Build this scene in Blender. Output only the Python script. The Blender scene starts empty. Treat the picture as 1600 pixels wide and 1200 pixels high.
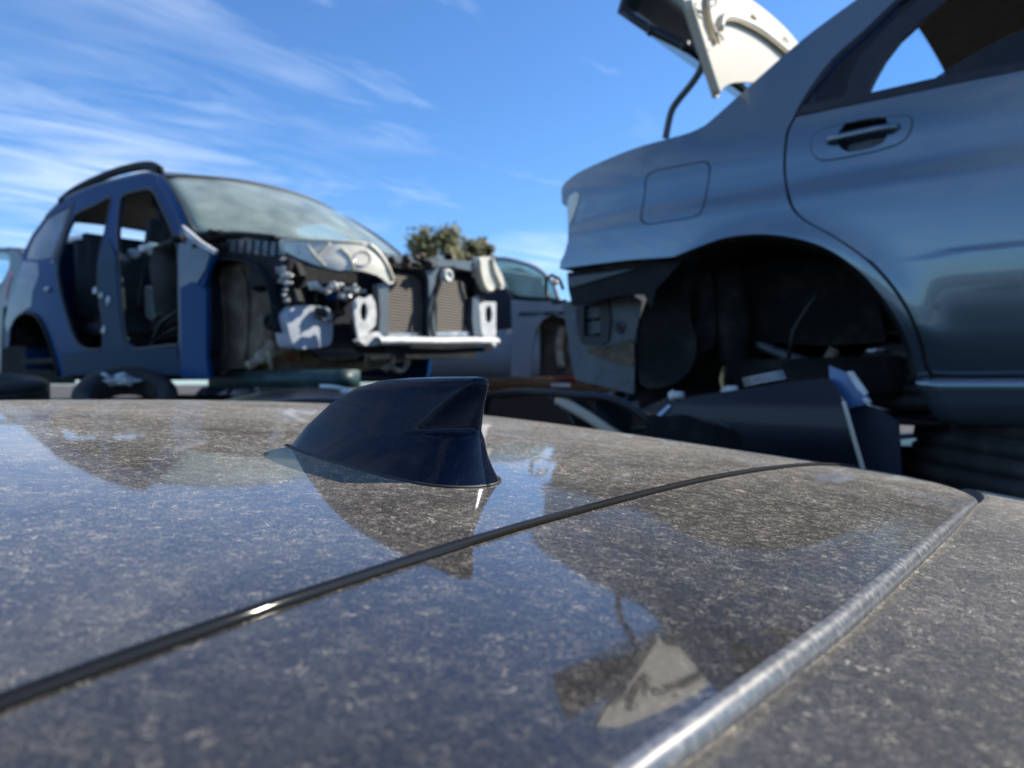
import bpy, bmesh, math, random
from mathutils import Vector, Matrix, noise
from mathutils.geometry import delaunay_2d_cdt
random.seed(7)
R = math.radians
CZ = 1.5
FPX = 1202.0
scn = bpy.context.scene
# ------------------------------------------------------------------ camera
cam_d = bpy.data.cameras.new('camera'); cam = bpy.data.objects.new('camera', cam_d)
scn.collection.objects.link(cam); scn.camera = cam
cam.location = (0, 0, CZ); cam.rotation_euler = (R(90), 0, 0)
cam_d.sensor_width = 36; cam_d.lens = FPX/1600*36
cam_d.clip_start = 0.01; cam_d.clip_end = 5000
cam_d.dof.use_dof = True; cam_d.dof.focus_distance = 0.46; cam_d.dof.aperture_fstop = 9.0
# ------------------------------------------------------------------ light
SUN_EL, SUN_AZ = 37.0, 73.0          # azimuth from +Y towards +X
w = bpy.data.worlds.new("World"); scn.world = w; w.use_nodes = True
nt = w.node_tree; nt.nodes.clear()
def N(nt, t, **k):
    n = nt.nodes.new(t)
    for a, b in k.items(): setattr(n, a, b)
    return n
out = N(nt, 'ShaderNodeOutputWorld'); bg = N(nt, 'ShaderNodeBackground')
sky = N(nt, 'ShaderNodeTexSky'); sky.sky_type = 'NISHITA'; sky.sun_disc = False
sky.sun_elevation = R(SUN_EL); sky.sun_rotation = R(SUN_AZ)
sky.air_density = 1.0; sky.dust_density = 0.3; sky.ozone_density = 3.0
bg.inputs['Strength'].default_value = 0.106
# cirrus clouds, laid out on a high plane above the scene
tc = N(nt, 'ShaderNodeTexCoord'); sep = N(nt, 'ShaderNodeSeparateXYZ')
nt.links.new(tc.outputs['Generated'], sep.inputs[0])
def M(op, a, b=None, c=None, tree=None, clamp=False):
    tree = tree or nt
    n = N(tree, 'ShaderNodeMath', operation=op); n.use_clamp = clamp
    for i, x in enumerate((a, b, c)):
        if x is None: continue
        if isinstance(x, (int, float)): n.inputs[i].default_value = x
        else: tree.links.new(x, n.inputs[i])
    return n.outputs[0]
def RAMP(tree, fac, stops, interp='LINEAR'):
    n = N(tree, 'ShaderNodeValToRGB'); cr = n.color_ramp; cr.interpolation = interp
    while len(cr.elements) < len(stops): cr.elements.new(0.5)
    for e, (p, c) in zip(cr.elements, stops):
        e.position = p; e.color = (c, c, c, 1) if isinstance(c, (int, float)) else (*c, 1)
    tree.links.new(fac, n.inputs[0]); return n.outputs[0]
zc = M('ADD', M('MAXIMUM', sep.outputs[2], 0.0), 0.06)
ux = M('DIVIDE', sep.outputs[0], zc); uy = M('DIVIDE', sep.outputs[1], zc)
cmb = N(nt, 'ShaderNodeCombineXYZ'); nt.links.new(ux, cmb.inputs[0]); nt.links.new(uy, cmb.inputs[1])
ca, sa = math.cos(R(47)), math.sin(R(47))
al_ = M('ADD', M('MULTIPLY', ux, sa), M('MULTIPLY', uy, ca)); ac_ = M('SUBTRACT', M('MULTIPLY', ux, ca), M('MULTIPLY', uy, sa))
mp = N(nt, 'ShaderNodeCombineXYZ'); nt.links.new(M('MULTIPLY', al_, 1.1), mp.inputs[0]); nt.links.new(M('MULTIPLY', ac_, 3.6), mp.inputs[1])
n1 = N(nt, 'ShaderNodeTexNoise'); n1.inputs['Scale'].default_value = 1.1; n1.inputs['Detail'].default_value = 9
n1.inputs['Roughness'].default_value = 0.62; n1.inputs['Distortion'].default_value = 0.7
nt.links.new(mp.outputs[0], n1.inputs['Vector'])
n2 = N(nt, 'ShaderNodeTexNoise'); n2.inputs['Scale'].default_value = 0.8; n2.inputs['Detail'].default_value = 3
nt.links.new(cmb.outputs[0], n2.inputs['Vector'])
leftm = RAMP(nt, M('ADD', M('MULTIPLY', sep.outputs[0], -1.0), 0.5), [(0.50, 0.25), (0.72, 0.72), (1.0, 1.05)])
low = RAMP(nt, sep.outputs[2], [(0.0, 1.0), (0.12, 0.8), (0.2, 0.45), (0.32, 0.0)])
band = M('MULTIPLY', RAMP(nt, sep.outputs[2], [(0.10, 0.0), (0.155, 1.25), (0.185, 1.15), (0.225, 0.0)]), RAMP(nt, M('ADD', sep.outputs[0], 0.5), [(0.34, 0.0), (0.52, 1.0), (0.66, 1.0), (0.8, 0.3)]))
cover = M('MAXIMUM', M('MAXIMUM', leftm, low), band)
dens = M('MULTIPLY', RAMP(nt, M('ADD', n1.outputs[0], M('MULTIPLY', M('SUBTRACT', cover, 0.72), 0.30)), [(0.47, 0.0), (0.74, 1.0)]),
         RAMP(nt, n2.outputs[0], [(0.36, 0.15), (0.58, 1.0)]))
dens = M('MULTIPLY', dens, 0.52, clamp=True)
tint = N(nt, 'ShaderNodeMixRGB', blend_type='MULTIPLY'); tint.inputs[0].default_value = 1; tint.inputs[2].default_value = (0.60, 0.90, 1.22, 1)
nt.links.new(sky.outputs[0], tint.inputs[1])
mixc = N(nt, 'ShaderNodeMixRGB'); mixc.inputs[2].default_value = (6.4, 7.3, 8.6, 1)
nt.links.new(dens, mixc.inputs[0]); nt.links.new(tint.outputs[0], mixc.inputs[1])
nt.links.new(mixc.outputs[0], bg.inputs[0]); nt.links.new(bg.outputs[0], out.inputs[0])
sd = bpy.data.lights.new('sun', 'SUN'); sd.energy = 4.6; sd.angle = R(0.5); sd.color = (1.0, 0.93, 0.80)
sun = bpy.data.objects.new('sun', sd); scn.collection.objects.link(sun)
SD = Vector((math.sin(R(SUN_AZ))*math.cos(R(SUN_EL)), math.cos(R(SUN_AZ))*math.cos(R(SUN_EL)), math.sin(R(SUN_EL))))
sun.rotation_euler = SD.to_track_quat('Z', 'Y').to_euler(); sun.location = SD*30
scn.view_settings.view_transform = 'Standard'; scn.view_settings.look = 'None'
scn.view_settings.exposure = 0.65; scn.view_settings.gamma = 1
scn.cycles.max_bounces = 8; scn.cycles.transparent_max_bounces = 12

# ------------------------------------------------------------------ materials
def newmat(name):
    m = bpy.data.materials.new(name); m.use_nodes = True
    return m, m.node_tree, m.node_tree.nodes['Principled BSDF']
def setp(b, **k):
    names = dict(color='Base Color', rough='Roughness', metal='Metallic', coat='Coat Weight', coatr='Coat Roughness',
                 ior='IOR', trans='Transmission Weight', alpha='Alpha', sheen='Sheen Weight', sheenr='Sheen Roughness', spec='Specular IOR Level', emis='Emission Strength')
    for a, v in k.items():
        if a in ('color',): v = (*v, 1)
        b.inputs[names[a]].default_value = v
def mat(name, col, rough=0.5, metal=0.0, var=0.25, scale=9.0, col2=None, bump=0.0, bscale=60, coat=0.0, stretch=None, **k):
    """procedural material: a base colour broken up by two noises, roughness variation and optional bump"""
    m, t, b = newmat(name); setp(b, rough=rough, metal=metal, coat=coat, **k)
    tc = N(t, 'ShaderNodeTexCoord'); vec = tc.outputs['Object']
    if stretch:
        mp = N(t, 'ShaderNodeMapping'); mp.inputs['Scale'].default_value = stretch; t.links.new(vec, mp.inputs[0]); vec = mp.outputs[0]
    nz = N(t, 'ShaderNodeTexNoise'); nz.inputs['Scale'].default_value = scale; nz.inputs['Detail'].default_value = 8; nz.inputs['Roughness'].default_value = 0.65
    t.links.new(vec, nz.inputs['Vector'])
    if col2 is None: col2 = tuple(min(1, c*(1+var)+0.02*var) for c in col)
    c1 = tuple(c*(1-var) for c in col) if col2 is not None else col
    r = RAMP(t, nz.outputs[0], [(0.35, c1), (0.52, col), (0.68, col2)])
    t.links.new(r, b.inputs['Base Color'])
    rr = RAMP(t, nz.outputs[0], [(0.3, max(0.02, rough-0.08)), (0.7, min(1, rough+0.12))])
    t.links.new(rr, b.inputs['Roughness'])
    if bump:
        bn = N(t, 'ShaderNodeBump'); bn.inputs['Strength'].default_value = bump; bn.inputs['Distance'].default_value = 0.004
        nb = N(t, 'ShaderNodeTexNoise'); nb.inputs['Scale'].default_value = bscale; nb.inputs['Detail'].default_value = 4
        t.links.new(tc.outputs['Object'], nb.inputs['Vector']); t.links.new(nb.outputs[0], bn.inputs['Height']); t.links.new(bn.outputs[0], b.inputs['Normal'])
    return m
def dusty(name, base, dust=(0.50, 0.435, 0.345), amt=1.0, metal=0.0, rough=0.07, coatr=0.03, coatw=0.7):
    """glossy lacquer under a film of dust: fine grains, thin curled threads, and a soft overall haze"""
    m, t, b = newmat(name); setp(b, color=base, rough=rough, metal=metal, coat=coatw, coatr=coatr, ior=1.5, spec=0.1)
    tc = N(t, 'ShaderNodeTexCoord'); v = tc.outputs['Object']
    def noi(scale, det=4, rgh=0.55, dist=0.0, vec=v):
        n = N(t, 'ShaderNodeTexNoise'); n.inputs['Scale'].default_value = scale; n.inputs['Detail'].default_value = det
        n.inputs['Roughness'].default_value = rgh; n.inputs['Distortion'].default_value = dist; t.links.new(vec, n.inputs['Vector']); return n.outputs[0]
    ridge = lambda n, wd: RAMP(t, M('ABSOLUTE', M('SUBTRACT', n, 0.5, tree=t), tree=t), [(0.0, 1.0), (wd, 0.0)])
    th1 = ridge(noi(105, 1.5, 0.45, 2.6), 0.026); th2 = ridge(noi(250, 1.5, 0.45, 2.2), 0.022)
    breakup = RAMP(t, noi(120, 3), [(0.50, 0.0), (0.60, 1.0)]); breakup2 = RAMP(t, noi(190, 2), [(0.47, 0.0), (0.6, 1.0)])
    threads = M('MAXIMUM', M('MULTIPLY', th1, breakup, tree=t), M('MULTIPLY', M('MULTIPLY', th2, breakup2, tree=t), 0.7, tree=t), tree=t)
    grain = RAMP(t, noi(1500, 2, 0.6), [(0.52, 0.0), (0.70, 1.0)])
    mid = RAMP(t, noi(560, 4, 0.7, 0.8), [(0.46, 0.0), (0.70, 1.0)])
    patch = RAMP(t, noi(11, 7, 0.7, 0.6), [(0.30, 0.40), (0.62, 1.0), (0.72, 1.25)])
    f = M('ADD', M('MULTIPLY', grain, 0.22, tree=t), M('MULTIPLY', mid, 0.20, tree=t), tree=t)
    f = M('ADD', f, M('MULTIPLY', threads, 0.78, tree=t), tree=t)
    f = M('ADD', f, 0.03, tree=t)
    f = M('MULTIPLY', M('MULTIPLY', f, patch, tree=t), amt, tree=t, clamp=True)
    # a thin layer of grains covers more of the lacquer the flatter one looks along it: 1-(1-f)^(1/cos)
    lw = N(t, 'ShaderNodeLayerWeight'); lw.inputs['Blend'].default_value = 0.5
    cs = M('MAXIMUM', M('SUBTRACT', 1.0, lw.outputs['Facing'], tree=t), 0.07, tree=t)
    f = M('SUBTRACT', 1.0, M('POWER', M('SUBTRACT', 1.0, M('MINIMUM', f, 0.95, tree=t), tree=t), M('DIVIDE', 0.42, cs, tree=t), tree=t), tree=t, clamp=True)
    d = N(t, 'ShaderNodeBsdfPrincipled'); setp(d, color=dust, rough=0.9, sheen=0.5, sheenr=0.35, spec=0.2)
    d.inputs['Sheen Tint'].default_value = (0.9, 0.82, 0.7, 1)
    mx = N(t, 'ShaderNodeMixShader'); t.links.new(f, mx.inputs[0]); t.links.new(b.outputs[0], mx.inputs[1]); t.links.new(d.outputs[0], mx.inputs[2])
    bn = N(t, 'ShaderNodeBump'); bn.inputs['Strength'].default_value = 0.25; bn.inputs['Distance'].default_value = 0.0004
    t.links.new(f, bn.inputs['Height']); t.links.new(bn.outputs[0], d.inputs['Normal'])
    t.links.new(mx.outputs[0], t.nodes['Material Output'].inputs[0])
    return m
def paint(name, col, metal=0.6, rough=0.38, grime=0.25, coatr=0.06, dirt=(0.16, 0.14, 0.115), coat=None, spec=None):
    m, t, b = newmat(name); setp(b, rough=rough, metal=metal, coat=(1.0 if metal > 0.7 else 0.15 if metal == 0.0 else 0.4), coatr=coatr, spec=(0.5 if metal else 0.3))
    if coat is not None: setp(b, coat=coat, spec=spec)
    tc = N(t, 'ShaderNodeTexCoord')
    nz = N(t, 'ShaderNodeTexNoise'); nz.inputs['Scale'].default_value = 3.0; nz.inputs['Detail'].default_value = 10; nz.inputs['Roughness'].default_value = 0.7
    t.links.new(tc.outputs['Object'], nz.inputs['Vector'])
    f = M('MULTIPLY', RAMP(t, nz.outputs[0], [(0.42, 0.0), (0.75, 1.0)]), grime, tree=t)
    fl = N(t, 'ShaderNodeTexNoise'); fl.inputs['Scale'].default_value = 900; t.links.new(tc.outputs['Object'], fl.inputs['Vector'])
    cc = RAMP(t, fl.outputs[0], [(0.35, tuple(c*0.88 for c in col)), (0.65, tuple(min(1, c*1.12) for c in col))])
    d = N(t, 'ShaderNodeBsdfPrincipled'); setp(d, color=dirt, rough=0.85)
    t.links.new(cc, b.inputs['Base Color'])
    mx = N(t, 'ShaderNodeMixShader'); t.links.new(M('ADD', f, 0.04*grime*4, tree=t), mx.inputs[0]); t.links.new(b.outputs[0], mx.inputs[1]); t.links.new(d.outputs[0], mx.inputs[2])
    t.links.new(mx.outputs[0], t.nodes['Material Output'].inputs[0])
    return m
def glassmat(name, tint=(0.75, 0.86, 0.84), film=0.12, filmc=(0.35, 0.38, 0.35), rough=0.02, ior=1.5):
    """thin pane: mirror-like reflection over a tinted see-through sheet with a dusty film"""
    m, t, b = newmat(name)
    tr = N(t, 'ShaderNodeBsdfTransparent'); tr.inputs[0].default_value = (*tint, 1)
    gl = N(t, 'ShaderNodeBsdfGlossy'); gl.inputs['Roughness'].default_value = rough
    fr = N(t, 'ShaderNodeLayerWeight'); fr.inputs['Blend'].default_value = 0.5; f0 = ((ior-1)/(ior+1))**2
    sch = M('ADD', M('MULTIPLY', M('POWER', fr.outputs['Facing'], 5.0, tree=t), 1-f0 if ior > 1.3 else 0.25, tree=t), f0, tree=t)
    m1 = N(t, 'ShaderNodeMixShader'); t.links.new(sch, m1.inputs[0]); t.links.new(tr.outputs[0], m1.inputs[1]); t.links.new(gl.outputs[0], m1.inputs[2])
    df = N(t, 'ShaderNodeBsdfDiffuse'); df.inputs[0].default_value = (*filmc, 1)
    tc = N(t, 'ShaderNodeTexCoord'); nz = N(t, 'ShaderNodeTexNoise'); nz.inputs['Scale'].default_value = 6; nz.inputs['Detail'].default_value = 8
    t.links.new(tc.outputs['Object'], nz.inputs['Vector'])
    f = RAMP(t, nz.outputs[0], [(0.3, film*0.6), (0.7, film*1.5)])
    m2 = N(t, 'ShaderNodeMixShader'); t.links.new(f, m2.inputs[0]); t.links.new(m1.outputs[0], m2.inputs[1]); t.links.new(df.outputs[0], m2.inputs[2])
    t.links.new(m2.outputs[0], t.nodes['Material Output'].inputs[0])
    return m
MT = dict(
    roof=dusty('dusty_charcoal_lacquer', (0.012, 0.013, 0.016), amt=0.85),
    strip=dusty('dusty_black_lacquer', (0.010, 0.011, 0.014), amt=0.70),
    lip=mat('sunlit_lip_grey', (0.10, 0.105, 0.115), 0.34, var=0.35, scale=260, col2=(0.22, 0.215, 0.20), coat=0.5, coatr=0.12),  # lighter grey puts the sunlit brightness of the dusty lip into its colour
    wing=dusty('dusty_grey_lacquer', (0.018, 0.019, 0.022), amt=0.9, rough=0.4, coatr=0.28),
    fin=dusty('navy_fin_paint', (0.001, 0.0045, 0.016), amt=0.10, rough=0.14, coatw=0.16, coatr=0.04),
    seal=mat('moulding_rubber', (0.006, 0.006, 0.006), 0.6, var=0.3, scale=900, col2=(0.014, 0.012, 0.010), coat=0.45, coatr=0.035, spec=0.04),
    rubber=mat('black_rubber', (0.018, 0.018, 0.02), 0.55, var=0.4, scale=30),
    tyre=mat('tyre_rubber', (0.028, 0.027, 0.027), 0.75, var=0.4, scale=12, col2=(0.07, 0.063, 0.055), bump=0.4),
    silver=paint('steel_blue_metallic', (0.132, 0.190, 0.228), metal=0.8, rough=0.26, grime=0.08, coatr=0.03),
    silverdk=mat('grey_inner_metal', (0.085, 0.095, 0.105), 0.5, metal=0.4, var=0.4, scale=14),
    blue=paint('blue_car_paint', (0.0005, 0.046, 0.15), metal=0.0, rough=0.5, grime=0.0, coat=0.03, spec=0.08),
    bluedust=paint('dusty_navy_paint', (0.012, 0.045, 0.085), metal=0.0, rough=0.6, grime=0.06, coat=0.02, spec=0.1),
    bluegrey=paint('dusty_blue_grey_paint', (0.085, 0.115, 0.14), metal=0.3, rough=0.5, grime=0.4, dirt=(0.12, 0.12, 0.12)),
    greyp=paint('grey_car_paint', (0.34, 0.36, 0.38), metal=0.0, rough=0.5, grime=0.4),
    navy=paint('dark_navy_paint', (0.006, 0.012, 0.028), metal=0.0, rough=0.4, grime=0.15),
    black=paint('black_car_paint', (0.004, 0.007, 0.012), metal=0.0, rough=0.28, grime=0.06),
    ltblue=paint('pale_blue_paint', (0.30, 0.43, 0.62), metal=0.2, rough=0.3, grime=0.15),
    midblue=paint('mid_blue_paint', (0.05, 0.14, 0.33), metal=0.2, rough=0.35, grime=0.15),
    whitep=paint('white_car_paint', (0.74, 0.74, 0.72), metal=0.0, rough=0.4, grime=0.3),
    red=paint('red_car_paint', (0.30, 0.012, 0.012), metal=0.0, rough=0.4, grime=0.2),
    cream=mat('yellowed_white_panel', (0.62, 0.56, 0.44), 0.5, var=0.06, scale=5, col2=(0.66, 0.61, 0.50)),
    stain=mat('rusty_stain', (0.50, 0.38, 0.20), 0.7, var=0.3, scale=20),
    darkpl=mat('dark_plastic', (0.012, 0.013, 0.015), 0.6, var=0.5, scale=18, bump=0.2, spec=0.15),
    liner=mat('muddy_wheel_liner', (0.13, 0.10, 0.072), 0.85, var=0.5, scale=7, col2=(0.24, 0.19, 0.14), spec=0.2, bump=0.6, bscale=30),
    liner2=mat('dark_wheel_liner', (0.014, 0.014, 0.014), 0.8, var=0.5, scale=9, col2=(0.042, 0.036, 0.030), spec=0.15, bump=0.4, bscale=30),
    tan=mat('dusty_cast_metal', (0.30, 0.24, 0.165), 0.7, var=0.5, scale=18, col2=(0.5, 0.42, 0.30), bump=0.5),
    steel=mat('bare_steel', (0.50, 0.50, 0.50), 0.38, metal=0.75, var=0.3, scale=25),
    whitem=mat('white_painted_metal', (0.62, 0.62, 0.60), 0.45, var=0.25, scale=25),
    tank=mat('translucent_tank_plastic', (0.40, 0.44, 0.50), 0.45, var=0.12, scale=10, trans=0.0),
    lens=mat('hazed_lamp_lens', (0.74, 0.70, 0.58), 0.35, var=0.2, scale=7, coat=0.2, coatr=0.15),
    lensrim=mat('lamp_rim_cream', (0.62, 0.56, 0.42), 0.4, var=0.2, scale=20),
    chrome=mat('lamp_chrome', (0.6, 0.6, 0.58), 0.25, metal=0.9, var=0.2),
    fabric=mat('seat_fabric', (0.022, 0.025, 0.03), 0.9, var=0.4, scale=60, bump=0.3, bscale=300),
    greyfab=mat('grey_seat_side', (0.10, 0.12, 0.115), 0.8, var=0.3, scale=30),
    lining=mat('roof_lining', (0.085, 0.075, 0.062), 0.95, var=0.2, scale=20, bump=0.2),
    dash=mat('dashboard_plastic', (0.03, 0.033, 0.033), 0.6, var=0.3),
    wood=mat('weathered_timber', (0.20, 0.10, 0.045), 0.8, var=0.4, scale=6, stretch=(1, 1, 12), bump=0.5),
    rack=mat('painted_steel_beam', (0.02, 0.055, 0.06), 0.5, var=0.4, scale=12),
    brass=mat('brass_fitting', (0.40, 0.28, 0.12), 0.4, metal=0.7, var=0.4, scale=30),
    bark=mat('bark', (0.10, 0.075, 0.05), 0.9, var=0.4, scale=8, bump=0.8, bscale=14),
    marks=mat('dark_marker', (0.05, 0.045, 0.05), 0.6, var=0.2),
)
MT['gl_ws'] = glassmat('windscreen_glass', (0.76, 0.90, 0.86), 0.27, (0.50, 0.56, 0.52))
MT['gl_rear'] = glassmat('rear_screen_glass', (0.85, 0.93, 0.97), 0.015, (0.3, 0.35, 0.4), ior=1.12)
MT['gl_pale'] = glassmat('sun_faded_glass', (0.76, 0.90, 0.86), 0.42, (0.50, 0.58, 0.56))
MT['gl_side'] = glassmat('side_glass_dusty', (0.25, 0.32, 0.38), 0.40, (0.26, 0.30, 0.35))
MT['gl_dark'] = glassmat('tinted_glass', (0.16, 0.24, 0.32), 0.06, (0.10, 0.13, 0.17))
MT['gl_clear'] = glassmat('clear_glass', (0.80, 0.90, 0.95), 0.05, (0.3, 0.35, 0.4))
def leafmat():
    m, t, b = newmat('olive_foliage'); setp(b, rough=0.6)
    tc = N(t, 'ShaderNodeTexCoord'); nz = N(t, 'ShaderNodeTexNoise'); nz.inputs['Scale'].default_value = 0.9; nz.inputs['Detail'].default_value = 6
    t.links.new(tc.outputs['Object'], nz.inputs['Vector'])
    r = RAMP(t, nz.outputs[0], [(0.35, (0.055, 0.07, 0.02)), (0.5, (0.13, 0.13, 0.035)), (0.65, (0.24, 0.20, 0.06))])
    t.links.new(r, b.inputs['Base Color']); return m
MT['leaf'] = leafmat()
def condmat():
    m, t, b = newmat('condenser_fins'); setp(b, rough=0.6, metal=0.2)
    tc = N(t, 'ShaderNodeTexCoord'); sp = N(t, 'ShaderNodeSeparateXYZ'); t.links.new(tc.outputs['Object'], sp.inputs[0])
    s = M('SINE', M('MULTIPLY', sp.outputs[2], 2*math.pi/0.0135, tree=t), tree=t)
    r = RAMP(t, M('ADD', M('MULTIPLY', s, 0.5, tree=t), 0.5, tree=t), [(0.1, (0.04, 0.036, 0.032)), (0.8, (0.17, 0.15, 0.13))])
    t.links.new(r, b.inputs['Base Color'])
    bn = N(t, 'ShaderNodeBump'); bn.inputs['Distance'].default_value = 0.004; t.links.new(s, bn.inputs['Height']); t.links.new(bn.outputs[0], b.inputs['Normal'])
    return m
MT['cond'] = condmat()
def groundmat():
    m, t, b = newmat('yard_dirt'); setp(b, rough=0.95)
    tc = N(t, 'ShaderNodeTexCoord')
    n = N(t, 'ShaderNodeTexNoise'); n.inputs['Scale'].default_value = 0.6; n.inputs['Detail'].default_value = 12; n.inputs['Roughness'].default_value = 0.7
    t.links.new(tc.outputs['Object'], n.inputs['Vector'])
    t.links.new(RAMP(t, n.outputs[0], [(0.3, (0.045, 0.040, 0.034)), (0.55, (0.085, 0.075, 0.062)), (0.75, (0.13, 0.115, 0.095))]), b.inputs['Base Color'])
    bn = N(t, 'ShaderNodeBump'); bn.inputs['Strength'].default_value = 0.8; bn.inputs['Distance'].default_value = 0.05
    n2 = N(t, 'ShaderNodeTexNoise'); n2.inputs['Scale'].default_value = 14; n2.inputs['Detail'].default_value = 8
    t.links.new(tc.outputs['Object'], n2.inputs['Vector']); t.links.new(n2.outputs[0], bn.inputs['Height']); t.links.new(bn.outputs[0], b.inputs['Normal'])
    return m
MT['ground'] = groundmat()

# ------------------------------------------------------------------ helpers
COL = scn.collection
def thing(name, label, cat, loc=(0, 0, 0), group=None):
    o = bpy.data.objects.new(name, None); COL.objects.link(o); o.location = loc; o.empty_display_size = 0.1
    o['label'] = label; o['category'] = cat
    if group: o['group'] = group
    return o
def wloc(o):
    v = Vector(o.location)
    while o.parent: o = o.parent; v = v + Vector(o.location)
    return v
def obj(name, verts, faces, m, parent=None, smooth=True, normals=None, label=None):
    """verts in world space; the object's origin is its parent's origin"""
    off = wloc(parent) if parent else Vector((0, 0, 0))
    me = bpy.data.meshes.new(name); me.from_pydata([tuple(Vector(v)-off) for v in verts], [], faces); me.update()
    o = bpy.data.objects.new(name, me); COL.objects.link(o)
    if parent: o.parent = parent
    ms = m if isinstance(m, (list, tuple)) else [m]
    for x in ms: me.materials.append(MT[x])
    if smooth:
        for p in me.polygons: p.use_smooth = True
        if normals: me.normals_split_custom_set_from_vertices([tuple(n) for n in normals])
    if label: o['label'] = label
    return o
def tag(o, label, cat, group=None):
    o['label'] = label; o['category'] = cat
    if group: o['group'] = group
    return o
class MB:
    def __init__(s): s.v = []; s.f = []
    def add(s, v, f):
        b = len(s.v); s.v += [Vector(x) for x in v]; s.f += [tuple(i+b for i in q) for q in f]; return s
    def box(s, c, d, rot=None, ch=0.12):
        """box with chamfered vertical/horizontal edges"""
        bm = bmesh.new(); bmesh.ops.create_cube(bm, size=1)
        for v in bm.verts: v.co = Vector((v.co.x*d[0], v.co.y*d[1], v.co.z*d[2]))
        bmesh.ops.bevel(bm, geom=bm.edges[:], offset=min(d)*ch, segments=2, affect='EDGES')
        bm.verts.index_update()
        vs = [Vector(c)+(rot @ v.co if rot else v.co) for v in bm.verts]; s.add(vs, [[v.index for v in f.verts] for f in bm.faces]); bm.free(); return s
    def tube(s, pts, r, n=10, sq=1.0, up=None):
        pts = [Vector(p) for p in pts]; rs = r if isinstance(r, (list, tuple)) else [r]*len(pts)
        rings = []; prev = None
        for i, p in enumerate(pts):
            d = (pts[min(i+1, len(pts)-1)]-pts[max(i-1, 0)]).normalized()
            a = prev if prev else (Vector(up) if up else (Vector((0, 0, 1)) if abs(d.z) < 0.9 else Vector((1, 0, 0))))
            a = (a-d*a.dot(d)).normalized(); b = d.cross(a); prev = a
            rings.append([p+(a*math.cos(2*math.pi*k/n)+b*math.sin(2*math.pi*k/n)*sq)*rs[i] for k in range(n)])
        v = [x for q in rings for x in q]; f = []
        for i in range(len(pts)-1):
            for k in range(n): f.append((i*n+k, i*n+(k+1) % n, (i+1)*n+(k+1) % n, (i+1)*n+k))
        f.append(tuple(range(n))[::-1]); f.append(tuple((len(pts)-1)*n+k for k in range(n)))
        return s.add(v, f)
    def blob(s, c, r, seed=0, rough=0.25, sub=3):
        bm = bmesh.new(); bmesh.ops.create_icosphere(bm, subdivisions=sub, radius=1)
        rr = r if isinstance(r, (list, tuple)) else (r, r, r)
        bm.verts.index_update(); vs = []
        for v in bm.verts:
            k = 1+rough*noise.noise(v.co*1.7+Vector((seed*7.3, seed*3.1, 0)))*2
            vs.append(Vector(c)+Vector((v.co.x*rr[0], v.co.y*rr[1], v.co.z*rr[2]))*k)
        s.add(vs, [[v.index for v in f.verts] for f in bm.faces]); bm.free(); return s
    def build(s, name, m, parent=None, smooth=True, label=None): return obj(name, s.v, s.f, m, parent, smooth, label=label)
def smoothmod(o, bevel=0.0):
    if bevel:
        md = o.modifiers.new('bevel', 'BEVEL'); md.width = bevel; md.segments = 2; md.limit_method = 'ANGLE'
    return o
def lerp_table(tab, x):
    if x <= tab[0][0]: return tab[0][1]
    for (a, p), (b, q) in zip(tab, tab[1:]):
        if x <= b:
            k = (x-a)/(b-a); k = k*k*(3-2*k)*0.6+k*0.4; return p+(q-p)*k
    return tab[-1][1]
def sstep(a, b, x):
    k = min(1, max(0, (x-a)/(b-a))); return k*k*(3-2*k)
def cat(pts, n=4, closed=False):
    """Catmull-Rom through 2D/3D points"""
    out = []; L = len(pts); P = [Vector(p) for p in pts]
    rng = range(L) if closed else range(L-1)
    for i in rng:
        p0 = P[(i-1) % L] if closed or i > 0 else P[i]; p1 = P[i]; p2 = P[(i+1) % L]; p3 = P[(i+2) % L] if closed or i+2 < L else P[(i+1) % L]
        for k in range(n):
            t = k/n; out.append(0.5*((2*p1)+(-p0+p2)*t+(2*p0-5*p1+4*p2-p3)*t*t+(-p0+3*p1-3*p2+p3)*t**3))
    if not closed: out.append(P[-1])
    return [tuple(v) for v in out]
def inpoly(x, y, poly):
    c = False; j = len(poly)-1
    for i in range(len(poly)):
        xi, yi = poly[i][0], poly[i][1]; xj, yj = poly[j][0], poly[j][1]
        if (yi > y) != (yj > y) and x < (xj-xi)*(y-yi)/(yj-yi)+xi: c = not c
        j = i
    return c
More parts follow.
